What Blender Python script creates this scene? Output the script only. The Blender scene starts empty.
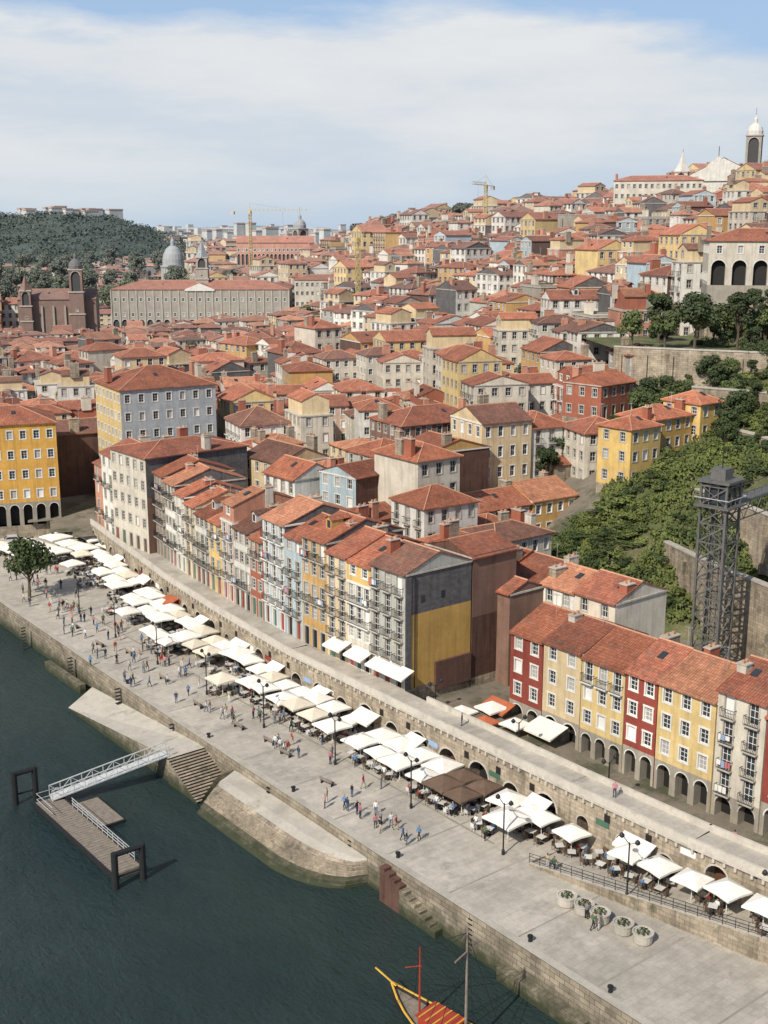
import bpy, math, random
from mathutils import Vector, Matrix, noise
R=random.Random(11)
SC=bpy.context.scene; COL=SC.collection
rad=math.radians
# ------------------------------------------------------------------ materials
MATS={}
def nodes(name):
    m=bpy.data.materials.new(name); m.use_nodes=True
    nt=m.node_tree; b=nt.nodes['Principled BSDF']; MATS[name]=m
    return m,nt,b
def N(nt,t,**k):
    n=nt.nodes.new(t)
    for a,v in k.items(): setattr(n,a,v)
    return n
def math_(nt,op,a,b=None,clamp=False):
    n=N(nt,'ShaderNodeMath',operation=op); n.use_clamp=clamp
    for i,x in enumerate((a,b)):
        if x is None: continue
        if isinstance(x,(int,float)): n.inputs[i].default_value=x
        else: nt.links.new(x,n.inputs[i])
    return n.outputs[0]
def mapr(nt,x,a,b,c,d):
    n=N(nt,'ShaderNodeMapRange'); nt.links.new(x,n.inputs[0])
    for i,v in enumerate((a,b,c,d)): n.inputs[i+1].default_value=v
    return n.outputs[0]
def mixc(nt,f,a,b,mode='MIX'):
    n=N(nt,'ShaderNodeMix',data_type='RGBA',blend_type=mode)
    for i,x in ((0,f),(6,a),(7,b)):
        if isinstance(x,(int,float)): n.inputs[i].default_value=x
        elif isinstance(x,tuple): n.inputs[i].default_value=(*x[:3],1)
        else: nt.links.new(x,n.inputs[i])
    return n.outputs[2]
def scalec(nt,col,val):
    n=N(nt,'ShaderNodeVectorMath',operation='SCALE')
    if isinstance(col,tuple): n.inputs[0].default_value=col[:3]
    else: nt.links.new(col,n.inputs[0])
    nt.links.new(val,n.inputs['Scale']); return n.outputs[0]
def coords(nt,uv=False,scale=(1,1,1)):
    tc=N(nt,'ShaderNodeTexCoord'); oi=N(nt,'ShaderNodeObjectInfo')
    off=N(nt,'ShaderNodeVectorMath',operation='SCALE'); nt.links.new(oi.outputs['Location'],off.inputs[0]); off.inputs['Scale'].default_value=0.37
    ad=N(nt,'ShaderNodeVectorMath',operation='ADD'); nt.links.new(tc.outputs['UV' if uv else 'Object'],ad.inputs[0]); 
    if uv: ad.inputs[1].default_value=(0,0,0)
    else: nt.links.new(off.outputs[0],ad.inputs[1])
    mp=N(nt,'ShaderNodeMapping'); nt.links.new(ad.outputs[0],mp.inputs[0]); mp.inputs['Scale'].default_value=scale
    return mp.outputs[0],oi.outputs['Random']
def noi(nt,vec,scale,detail=4,rough=.6):
    n=N(nt,'ShaderNodeTexNoise'); nt.links.new(vec,n.inputs['Vector']); n.inputs['Scale'].default_value=scale
    n.inputs['Detail'].default_value=detail; n.inputs['Roughness'].default_value=rough
    return n.outputs[0]
def bump(nt,b,h,strength,dist=.05):
    n=N(nt,'ShaderNodeBump'); n.inputs['Strength'].default_value=strength; n.inputs['Distance'].default_value=dist
    nt.links.new(h,n.inputs['Height']); nt.links.new(n.outputs[0],b.inputs['Normal'])
def haze(nt,c,k=.20):
    # aerial haze painted into the base colour, growing with distance from the origin
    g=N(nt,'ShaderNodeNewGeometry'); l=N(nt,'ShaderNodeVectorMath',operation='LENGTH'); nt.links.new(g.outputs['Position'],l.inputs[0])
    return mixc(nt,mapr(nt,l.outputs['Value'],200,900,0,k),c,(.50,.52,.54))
def pmat(name,base,var=.22,scale=.35,streak=.18,rough=.88,objr=.12,brick=None,bmp=.25,metal=0.,spec=.3,patch=None,hazed=True):
    m,nt,b=nodes(name)
    v,rnd=coords(nt)
    a=mapr(nt,noi(nt,v,scale,6,.65),.3,.7,1-var,1+var*.55)
    f=mapr(nt,noi(nt,v,scale*9,3),.25,.75,1-var*.35,1+var*.35)
    val=math_(nt,'MULTIPLY',a,f)
    if streak:
        vs,_=coords(nt,scale=(1.9,1.9,.14))
        s=mapr(nt,noi(nt,vs,1.,4,.6),.48,.75,1,1-streak*1.6)
        val=math_(nt,'MULTIPLY',val,s)
    val=math_(nt,'MULTIPLY',val,mapr(nt,rnd,0,1,1-objr,1+objr))
    col=base
    if brick:
        bw,bh,mo,dk=brick
        uvv,_=coords(nt,uv=True)
        br=N(nt,'ShaderNodeTexBrick'); nt.links.new(uvv,br.inputs['Vector'])
        br.inputs['Color1'].default_value=(*[c*1.12 for c in base],1); br.inputs['Color2'].default_value=(*[c*.8 for c in base],1)
        br.inputs['Mortar'].default_value=(*[c*dk for c in base],1)
        br.inputs['Scale'].default_value=1; br.inputs['Mortar Size'].default_value=mo
        br.inputs['Brick Width'].default_value=bw; br.inputs['Row Height'].default_value=bh
        br.inputs['Mortar Smooth'].default_value=.3
        col=br.outputs[0]
    if patch:
        pc,ps,th=patch
        col=mixc(nt,mapr(nt,noi(nt,v,ps,5,.7),th,th+.12,0,.8),col,pc)
    c=scalec(nt,col,val)
    if hazed: c=haze(nt,c)
    nt.links.new(c,b.inputs['Base Color'])
    b.inputs['Roughness'].default_value=rough; b.inputs['Metallic'].default_value=metal
    b.inputs['Specular IOR Level'].default_value=spec
    if bmp: bump(nt,b,f,bmp,.04)
    return m
def roofmat(name,c1,c2,mort,dirt=.5):
    m,nt,b=nodes(name)
    uvv,_=coords(nt,uv=True); v,rnd=coords(nt)
    br=N(nt,'ShaderNodeTexBrick'); nt.links.new(uvv,br.inputs['Vector']); br.offset=0.0
    br.inputs['Color1'].default_value=(*c1,1); br.inputs['Color2'].default_value=(*c2,1); br.inputs['Mortar'].default_value=(*mort,1)
    br.inputs['Scale'].default_value=1; br.inputs['Mortar Size'].default_value=.035; br.inputs['Mortar Smooth'].default_value=.6
    br.inputs['Brick Width'].default_value=.3; br.inputs['Row Height'].default_value=.45
    a=mapr(nt,noi(nt,v,.28,6,.7),.3,.7,.66,1.2)
    f=mapr(nt,noi(nt,v,1.9,5,.7),.35,.7,.72,1.14)
    val=math_(nt,'MULTIPLY',a,f); val=math_(nt,'MULTIPLY',val,mapr(nt,rnd,0,1,.66,1.22))
    d=mapr(nt,noi(nt,v,.55,6,.75),.48,.68,0,dirt)
    col=mixc(nt,d,br.outputs[0],(.14,.09,.068))
    l=mapr(nt,noi(nt,v,1.1,6,.8),.56,.75,0,.48)
    col=mixc(nt,l,col,(.44,.32,.23))
    nt.links.new(haze(nt,scalec(nt,col,val),.22),b.inputs['Base Color'])
    b.inputs['Roughness'].default_value=.85; b.inputs['Specular IOR Level'].default_value=.25
    w=N(nt,'ShaderNodeTexWave',wave_type='BANDS',bands_direction='X'); nt.links.new(uvv,w.inputs[0]); w.inputs['Scale'].default_value=1.05
    bump(nt,b,w.outputs[1],.5,.06)
    return m
WALLC=dict(white=(.70,.68,.62),offwhite=(.58,.53,.44),cream=(.62,.49,.30),ochre=(.55,.34,.13),yellow=(.62,.43,.155),paleyellow=(.64,.48,.22),orange=(.64,.36,.08),
  salmon=(.50,.24,.16),brick=(.34,.115,.07),red=(.25,.055,.04),granite=(.33,.30,.25),greyblue=(.42,.45,.47),tilegrey=(.40,.40,.36),
  green=(.28,.37,.29),ltblue=(.40,.49,.53),brown=(.20,.12,.09),pink=(.54,.38,.30),mustard=(.48,.30,.09))
for k,c in WALLC.items(): pmat(k,c)
pmat('slate',(.125,.12,.122),.25,.5,.25,brick=(.6,.3,.012,.6))
pmat('rust',(.12,.065,.05),.3,.5,.3)
pmat('stone',(.36,.30,.225),.4,.3,.3,brick=(.9,.42,.02,.5),patch=((.11,.11,.07),.35,.56))
pmat('trim',(.45,.415,.36),.2,.8,.15)
pmat('trimw',(.68,.66,.61),.12,.8,.1)
pmat('sash',(.72,.71,.68),.06,1,0,rough=.5,bmp=0)
pmat('sashg',(.06,.13,.09),.06,1,0,rough=.5,bmp=0)
pmat('sashr',(.25,.04,.03),.06,1,0,rough=.5,bmp=0)
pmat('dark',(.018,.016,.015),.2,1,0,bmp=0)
pmat('door',(.10,.05,.03),.2,1,0,rough=.6)
pmat('iron',(.03,.031,.033),.2,2,0,rough=.55,metal=.3,bmp=0)
pmat('steel',(.15,.147,.14),.25,1.5,.2,rough=.55,metal=.3,bmp=0)
pmat('galv',(.55,.56,.56),.15,2,.1,rough=.5,metal=.2,bmp=0)
pmat('wood',(.23,.195,.16),.3,2,.1)
pmat('canvas',(.76,.73,.67),.10,1.2,.05,rough=.9,bmp=.1,objr=.06)
pmat('canvasc',(.64,.58,.47),.10,1.2,.05,rough=.9,bmp=.1,objr=.1)
pmat('canvasd',(.13,.085,.06),.2,1.2,.1,bmp=.1)
pmat('canvasr',(.45,.13,.06),.2,1.2,.1,bmp=.1)
pmat('plasticw',(.55,.54,.52),.1,2,0,bmp=0,rough=.5)
pmat('wicker',(.12,.085,.06),.2,2,0,bmp=0)
pmat('crane',(.50,.40,.17),.1,1,0,bmp=0)
pmat('ridge',(.50,.27,.17),.25,2,0,objr=.1)
pmat('lead',(.30,.32,.33),.2,.6,.2)
pmat('boatred',(.35,.05,.03),.2,1,.1,rough=.5); pmat('boatyel',(.60,.36,.05),.2,1,.1,rough=.5); pmat('blackhull',(.03,.028,.025),.2,1,.1,rough=.6)
pmat('clothb',(.25,.35,.5),.1,3,0,bmp=0); pmat('clothr',(.5,.15,.15),.1,3,0,bmp=0)
pmat('carpaint',(.55,.56,.57),.05,1,0,rough=.3,bmp=0,spec=.6); pmat('caryellow',(.6,.42,.05),.05,1,0,rough=.3,bmp=0,spec=.6)
roofmat('roofA',(.55,.21,.118),(.42,.138,.078),(.22,.075,.045),.45)
roofmat('roofB',(.45,.165,.098),(.33,.108,.066),(.16,.065,.045),.7)
roofmat('roofC',(.60,.28,.165),(.47,.20,.115),(.28,.115,.065),.4)
roofmat('roofD',(.32,.155,.11),(.23,.105,.078),(.13,.07,.05),.8)
m,nt,b=nodes('glass'); b.inputs['Base Color'].default_value=(.035,.042,.048,1); b.inputs['Roughness'].default_value=.12; b.inputs['Specular IOR Level'].default_value=.6
m,nt,b=nodes('curtain'); b.inputs['Base Color'].default_value=(.34,.33,.31,1); b.inputs['Roughness'].default_value=.25
# paving
m,nt,b=nodes('paving')
v,_=coords(nt); uvv,_=coords(nt,uv=True)
br=N(nt,'ShaderNodeTexBrick'); nt.links.new(uvv,br.inputs['Vector'])
br.inputs['Color1'].default_value=(.48,.44,.38,1); br.inputs['Color2'].default_value=(.43,.395,.34,1); br.inputs['Mortar'].default_value=(.32,.29,.245,1)
br.inputs['Scale'].default_value=1; br.inputs['Brick Width'].default_value=1.6; br.inputs['Row Height'].default_value=.8; br.inputs['Mortar Size'].default_value=.014
a=mapr(nt,noi(nt,v,.10,7,.7),.3,.7,.68,1.14); f=mapr(nt,noi(nt,v,.9,6,.75),.3,.7,.80,1.12)
c=scalec(nt,br.outputs[0],math_(nt,'MULTIPLY',a,f))
c=mixc(nt,mapr(nt,noi(nt,v,.22,6,.8),.54,.68,0,.6),c,(.22,.20,.17))
c=mixc(nt,mapr(nt,noi(nt,v,3.5,4,.8),.62,.70,0,.4),c,(.12,.11,.10))
nt.links.new(c,b.inputs['Base Color']); b.inputs['Roughness'].default_value=.85; bump(nt,b,br.outputs[1],-.3,.02)
pmat('concrete',(.48,.445,.385),.25,.3,0,patch=((.25,.23,.19),.3,.56))
pmat('slabline',(.28,.26,.22),.25,.3,0)
# quay wall : algae towards water
m,nt,b=nodes('quaywall')
v,_=coords(nt); uvv,_=coords(nt,uv=True)
br=N(nt,'ShaderNodeTexBrick'); nt.links.new(uvv,br.inputs['Vector'])
br.inputs['Color1'].default_value=(.33,.28,.21,1); br.inputs['Color2'].default_value=(.21,.175,.13,1); br.inputs['Mortar'].default_value=(.08,.07,.05,1)
br.inputs['Scale'].default_value=1; br.inputs['Brick Width'].default_value=1.1; br.inputs['Row Height'].default_value=.5; br.inputs['Mortar Size'].default_value=.025
a=mapr(nt,noi(nt,v,.4,6,.75),.3,.7,.5,1.3); c=scalec(nt,br.outputs[0],a)
g=N(nt,'ShaderNodeNewGeometry'); sx=N(nt,'ShaderNodeSeparateXYZ'); nt.links.new(g.outputs['Position'],sx.inputs[0])
h=math_(nt,'ADD',sx.outputs[2],mapr(nt,noi(nt,v,.8,5,.7),0,1,-1.3,1.3))
c=mixc(nt,mapr(nt,h,.3,2.5,1,0),c,(.035,.042,.018))
nt.links.new(c,b.inputs['Base Color']); b.inputs['Roughness'].default_value=.75; bump(nt,b,br.outputs[1],-.5,.05)
pmat('soil',(.22,.19,.15),.3,.2,0,patch=((.07,.08,.04),.15,.5))
pmat('grass',(.11,.125,.045),.45,.25,0,patch=((.20,.17,.11),.22,.5))
def leafmat(name,c1,c2):
    m,nt,b=nodes(name); v,rnd=coords(nt)
    f=mapr(nt,noi(nt,v,.6,5,.7),.35,.65,0,1)
    c=mixc(nt,f,c1,c2); c=scalec(nt,c,mapr(nt,rnd,0,1,.75,1.25))
    nt.links.new(haze(nt,c,.25),b.inputs['Base Color']); b.inputs['Roughness'].default_value=.7; b.inputs['Specular IOR Level'].default_value=.2
leafmat('leaf',(.045,.068,.022),(.11,.135,.045)); leafmat('leafdark',(.028,.046,.018),(.07,.092,.035)); leafmat('ivy',(.085,.11,.028),(.165,.19,.06))
pmat('farleaf',(.085,.11,.10),.25,.05,0,hazed=False,bmp=0); pmat('farleaf2',(.10,.13,.115),.25,.05,0,hazed=False,bmp=0)
pmat('bark',(.11,.085,.06),.3,2,.1)
pmat('farwall',(.48,.49,.49),.2,.03,0,objr=.1,bmp=0,hazed=False); pmat('farroof',(.42,.31,.27),.1,.02,0,bmp=0,hazed=False); pmat('farhill',(.09,.115,.10),.3,.02,0,bmp=0,hazed=False); pmat('horizonhill',(.25,.31,.34),.15,.004,0,bmp=0,hazed=False)  # far tones set paler and bluer, aerial haze painted into the colour
# water
m,nt,b=nodes('water')
b.inputs['Roughness'].default_value=.09; b.inputs['IOR'].default_value=1.33
v,_=coords(nt,scale=(1,.6,1)); n1=noi(nt,v,.5,5,.65); n2=noi(nt,v,.05,4,.6)
v2,_=coords(nt,scale=(1,.4,1)); n3=noi(nt,v2,2.6,4,.7)
hh=math_(nt,'ADD',math_(nt,'MULTIPLY',n1,1.),math_(nt,'MULTIPLY',n3,.6)); bump(nt,b,hh,1.,.42)
c=mixc(nt,mapr(nt,n2,.35,.65,0,1),(.015,.029,.029),(.028,.045,.042)); nt.links.new(c,b.inputs['Base Color'])
# ------------------------------------------------------------------ mesh builder
class MB:
    def __init__(s): s.v=[];s.f=[];s.m=[];s.mats=[]
    def mi(s,n):
        if n not in s.mats: s.mats.append(n)
        return s.mats.index(n)
    def poly(s,pts,mat):
        i=len(s.v); s.v.extend([tuple(p) for p in pts]); s.f.append(tuple(range(i,i+len(pts)))); s.m.append(s.mi(mat))
    def box(s,x0,y0,z0,x1,y1,z1,mat,bottom=False):
        a=[(x0,y0,z0),(x1,y0,z0),(x1,y1,z0),(x0,y1,z0),(x0,y0,z1),(x1,y0,z1),(x1,y1,z1),(x0,y1,z1)]
        for q in ((0,1,5,4),(1,2,6,5),(2,3,7,6),(3,0,4,7),(4,5,6,7)): s.poly([a[k] for k in q],mat)
        if bottom: s.poly([a[k] for k in (3,2,1,0)],mat)
    def obox(s,P,D,Nn,s0,s1,z0,z1,o0,o1,mat):
        def p(a,o,z): return (P[0]+D[0]*a+Nn[0]*o,P[1]+D[1]*a+Nn[1]*o,z)
        A=[p(s0,o0,z0),p(s1,o0,z0),p(s1,o1,z0),p(s0,o1,z0),p(s0,o0,z1),p(s1,o0,z1),p(s1,o1,z1),p(s0,o1,z1)]
        for q in ((3,2,6,7),(0,3,7,4),(2,1,5,6),(7,6,5,4),(0,1,2,3)): s.poly([A[k] for k in q],mat)
    def beam(s,p,q,r,mat,n=4,r2=None,caps=True):
        p=Vector(p);q=Vector(q);d=(q-p)
        if d.length<1e-6: return
        d.normalize(); u=d.orthogonal().normalized(); w=d.cross(u); r2=r if r2 is None else r2
        A=[p+(u*math.cos(2*math.pi*i/n)+w*math.sin(2*math.pi*i/n))*r for i in range(n)]
        B=[q+(u*math.cos(2*math.pi*i/n)+w*math.sin(2*math.pi*i/n))*r2 for i in range(n)]
        for i in range(n): j=(i+1)%n; s.poly([A[i],A[j],B[j],B[i]],mat)
        if caps: s.poly(B,mat); s.poly(A[::-1],mat)
    def rings(s,cx,cy,prof,mat,n=16):
        for (r0,z0),(r1,z1) in zip(prof,prof[1:]):
            for i in range(n):
                a=2*math.pi*i/n;b_=2*math.pi*(i+1)/n
                q=[(cx+r0*math.cos(a),cy+r0*math.sin(a),z0),(cx+r0*math.cos(b_),cy+r0*math.sin(b_),z0),(cx+r1*math.cos(b_),cy+r1*math.sin(b_),z1),(cx+r1*math.cos(a),cy+r1*math.sin(a),z1)]
                if r1<1e-4: q=q[:3]
                elif r0<1e-4: q=[q[0],q[2],q[3]]
                s.poly(q,mat)
    def mesh(s,name):
        me=bpy.data.meshes.new(name); me.from_pydata(s.v,[],s.f)
        for n in s.mats: me.materials.append(MATS[n])
        me.polygons.foreach_set('material_index',s.m)
        uv=me.uv_layers.new(name='UVMap'); out=[]
        for p in me.polygons:
            n=p.normal
            if abs(n.z)>.985: t=Vector((1,0,0)); b=Vector((0,1,0))
            else:
                t=Vector((0,0,1)).cross(n).normalized(); b=n.cross(t)
            for vi in p.vertices:
                c=me.vertices[vi].co; out.append(c.dot(t)); out.append(c.dot(b))
        uv.data.foreach_set('uv',out); me.update(); return me
    def obj(s,name,loc=(0,0,0),rot=0): return place(s.mesh(name),name,loc,rot)
def place(me,name,loc,rot=0,sc=1):
    o=bpy.data.objects.new(name,me); o.location=loc; o.rotation_euler=(0,0,rot)
    o.scale=(sc,sc,sc) if not isinstance(sc,tuple) else sc
    COL.objects.link(o); return o
# ------------------------------------------------------------------ facades
def arch_cell(mb,pt,s0,s1,z0,z1,aw,hs,dep,wall,back,n=8,trim=None):
    c=(s0+s1)/2;r=aw/2; a0=c-r;a1=c+r
    mb.poly([pt(s0,z0,0),pt(a0,z0,0),pt(a0,z1,0),pt(s0,z1,0)],wall)
    mb.poly([pt(a1,z0,0),pt(s1,z0,0),pt(s1,z1,0),pt(a1,z1,0)],wall)
    arc=[(c-r*math.cos(math.pi*i/n),z0+hs+r*math.sin(math.pi*i/n)) for i in range(n+1)]
    for (x0,y0),(x1,y1) in zip(arc,arc[1:]):
        mb.poly([pt(x0,y0,0),pt(x1,y1,0),pt(x1,z1,0),pt(x0,z1,0)],wall)
        mb.poly([pt(x0,y0,-dep),pt(x1,y1,-dep),pt(x1,y1,0),pt(x0,y0,0)],wall)
        if trim:
            k=1.16
            X0=c+(x0-c)*k;Y0=z0+hs+(y0-z0-hs)*k;X1=c+(x1-c)*k;Y1=z0+hs+(y1-z0-hs)*k
            mb.poly([pt(x0,y0,.04),pt(x1,y1,.04),pt(X1,Y1,.04),pt(X0,Y0,.04)],trim)
    mb.poly([pt(a0,z0,0),pt(a0,z0,-dep),pt(a0,z0+hs,-dep),pt(a0,z0+hs,0)],wall)
    mb.poly([pt(a1,z0,-dep),pt(a1,z0,0),pt(a1,z0+hs,0),pt(a1,z0+hs,-dep)],wall)
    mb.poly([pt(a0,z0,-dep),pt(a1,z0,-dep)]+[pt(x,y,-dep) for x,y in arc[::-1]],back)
def facade(mb,P,D,W,z0,floors,wall,trim='trim',bays=None,lod=1,ww=1.05,balc=0,sash='sash'):
    L=math.hypot(*D); D=(D[0]/L,D[1]/L); Nn=(D[1],-D[0])
    def pt(s,z,o=0): return (P[0]+D[0]*s+Nn[0]*o,P[1]+D[1]*s+Nn[1]*o,z)
    if not bays: bays=max(1,int(W/2.35))
    z=z0
    for fl in floors:
        h,kind=fl[0],fl[1]; wm=fl[2] if len(fl)>2 else wall
        if kind=='blank' or W<1.6:
            mb.poly([pt(0,z),pt(W,z),pt(W,z+h),pt(0,z+h)],wm); z+=h; continue
        bw=W/bays
        if kind=='arch':
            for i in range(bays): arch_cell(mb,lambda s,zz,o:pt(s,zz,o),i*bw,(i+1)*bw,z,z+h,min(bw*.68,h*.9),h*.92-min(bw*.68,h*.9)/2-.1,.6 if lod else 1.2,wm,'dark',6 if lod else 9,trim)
            z+=h; continue
        w_=min(ww,bw*.62)
        if kind=='win': si,he=.85,min(h-.45,2.45)
        elif kind=='french': si,he=.12,min(h-.4,2.5)
        elif kind=='door': si,he=.0,min(h-.4,2.6)
        elif kind=='small': si,he=1.0,min(h-.4,1.9)
        mb.poly([pt(0,z+he),pt(W,z+he),pt(W,z+h),pt(0,z+h)],wm)
        if si>0: mb.poly([pt(0,z),pt(W,z),pt(W,z+si),pt(0,z+si)],wm)
        prev=0
        for i in range(bays):
            c=(i+.5)*bw; a=c-w_/2; b=c+w_/2; A=z+si;B=z+he; r=.2
            mb.poly([pt(prev,A),pt(a,A),pt(a,B),pt(prev,B)],wm); prev=b
            mb.poly([pt(a,A),pt(a,A,-r),pt(a,B,-r),pt(a,B)],trim); mb.poly([pt(b,A,-r),pt(b,A),pt(b,B),pt(b,B,-r)],trim)
            mb.poly([pt(a,B,-r),pt(b,B,-r),pt(b,B),pt(a,B)],trim); mb.poly([pt(a,A),pt(b,A),pt(b,A,-r),pt(a,A,-r)],trim)
            if kind=='door':
                mb.poly([pt(a,A,-r),pt(b,A,-r),pt(b,B,-r),pt(a,B,-r)],R.choice(['door','dark','sashg','sashr'])); 
            else:
                g='curtain' if R.random()<.22 else 'glass'
                q=.02
                mb.poly([pt(a,A,-r),pt(b,A,-r),pt(b,B,-r),pt(a,B,-r)],sash)
                fr=.07; nr=3 if lod==0 else 2; nc=2
                if R.random()<.06: nc=nr=0
                for ci in range(nc):
                    for ri in range(nr):
                        x0=a+fr+ci*(b-a-fr)/nc; x1=a+(ci+1)*(b-a-fr)/nc
                        y0=A+fr+ri*(B-A-fr)/nr; y1=A+(ri+1)*(B-A-fr)/nr
                        mb.poly([pt(x0,y0,-r+q),pt(x1,y0,-r+q),pt(x1,y1,-r+q),pt(x0,y1,-r+q)],g)
            t=.16;o=.05
            for (u0,u1,v0,v1) in ((a-t,a,A,B),(b,b+t,A,B),(a-t-.05,b+t+.05,B,B+t+.05),(a-t-.05,b+t+.05,A-.14,A)):
                if kind in('door','french') and v1==A: continue
                if lod==0: mb.obox(P,D,Nn,u0,u1,v0,v1,0.001,o,trim)
                else: mb.poly([pt(u0,v0,o),pt(u1,v0,o),pt(u1,v1,o),pt(u0,v1,o)],trim)
            if kind=='french':
                mb.obox(P,D,Nn,a-.3,b+.3,z-.06,z+.08,0,.55,trim)
                for zz in (z+.15,z+1.02): mb.obox(P,D,Nn,a-.3,b+.3,zz,zz+.05,.5,.54,'iron')
                k=9 if lod==0 else 5
                for j in range(k+1):
                    x=a-.3+(b-a+.6)*j/k; mb.obox(P,D,Nn,x-.015,x+.015,z+.2,z+1.02,.5,.53,'iron')
                for x in (a-.3,b+.27): mb.obox(P,D,Nn,x,x+.03,z+.98,z+1.05,0,.5,'iron')
                if lod==0 and R.random()<.16:
                    x=a-.2
                    while x<b+.1: 
                        q=R.uniform(.25,.5); mb.obox(P,D,Nn,x,x+q,z+.3+R.uniform(0,.3),z+1.06,.55,.57,R.choice(['canvas','clothb','clothr','trimw'])); x+=q+.06
        mb.poly([pt(prev,z+si),pt(W,z+si),pt(W,z+he),pt(prev,z+he)],wm)
        z+=h
    return z
def chimney(mb,x,y,z,h=1.6,mat='offwhite'):
    w=R.uniform(.35,.6);l=R.uniform(.5,1.1)
    mb.box(x-w,y-l,z-1.5,x+w,y+l,z+h,mat); mb.box(x-w-.08,y-l-.08,z+h,x+w+.08,y+l+.08,z+h+.12,'trim')
    for k in (-.5,.5): mb.box(x-.14,y+k*l-.14,z+h+.12,x+.14,y+k*l+.14,z+h+.45,'ridge')
def aerial(mb,x,y,z):
    mb.beam((x,y,z-1),(x,y,z+2.4),.03,'galv',3)
    mb.beam((x-.5,y-.1,z+2.3),(x+.5,y+.1,z+2.3),.015,'galv',3)
    for k in range(5): mb.beam((x-.4+k*.2,y-.35,z+2.32),(x-.4+k*.2,y+.35,z+2.32),.015,'galv',3)
def roof(mb,w,d,z,kind='gable',axis='x',p=.42,ov=.35,mat='roofA',wall='white',x0=0,y0=0,ridge=True):
    if axis=='y':
        T=lambda a,b,c:(x0+b,y0+a,c); W_,D_=d,w
    else:
        T=lambda a,b,c:(x0+a,y0+b,c); W_,D_=w,d
    flip=(axis=='y')
    e=z-ov*p+.05; rz=z+p*D_/2+.05; th=.16
    gx=ov if kind=='hip' else .12
    h=min(D_/2,W_/2-.05) if kind=='hip' else -gx
    A,B,C_,E=(-gx,-ov),(W_+gx,-ov),(W_+gx,D_+ov),(-gx,D_+ov)
    def P(faces,m):
        pts=[T(*q) for q in faces]
        if flip: pts=pts[::-1]
        mb.poly(pts,m)
    r0=(h,D_/2,rz);r1=(W_-h,D_/2,rz)
    a=(*A,e);b=(*B,e);c=(*C_,e);g=(*E,e)
    P([a,b,r1,r0],mat);P([c,g,r0,r1],mat)
    dn=lambda q:(q[0],q[1],q[2]-th)
    P([dn(b),dn(a),dn(r0),dn(r1)],'trim');P([dn(g),dn(c),dn(r1),dn(r0)],'trim')
    P([dn(a),dn(b),b,a],mat);P([dn(c),dn(g),g,c],mat)
    if kind=='hip':
        P([b,c,r1],mat);P([g,a,r0],mat);P([dn(b),dn(c),c,b],mat);P([dn(g),dn(a),a,g],mat)
    else:
        for q in ((b,r1),(r1,c),(g,r0),(r0,a)): P([dn(q[0]),dn(q[1]),q[1],q[0]],mat)
        P([(0,D_,z-.02),(0,0,z-.02),(0,D_/2,rz-.07)],wall); P([(W_,0,z-.02),(W_,D_,z-.02),(W_,D_/2,rz-.07)],wall)
    if ridge:
        mb.beam(T(*r0),T(*r1),.13,'ridge',5)
        if kind=='hip':
            for q,r_ in ((a,r0),(g,r0),(b,r1),(c,r1)): mb.beam(T(*q),T(*r_),.11,'ridge',4)
    return rz
ROOFS=['roofA','roofA','roofB','roofC','roofD','roofB']
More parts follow.
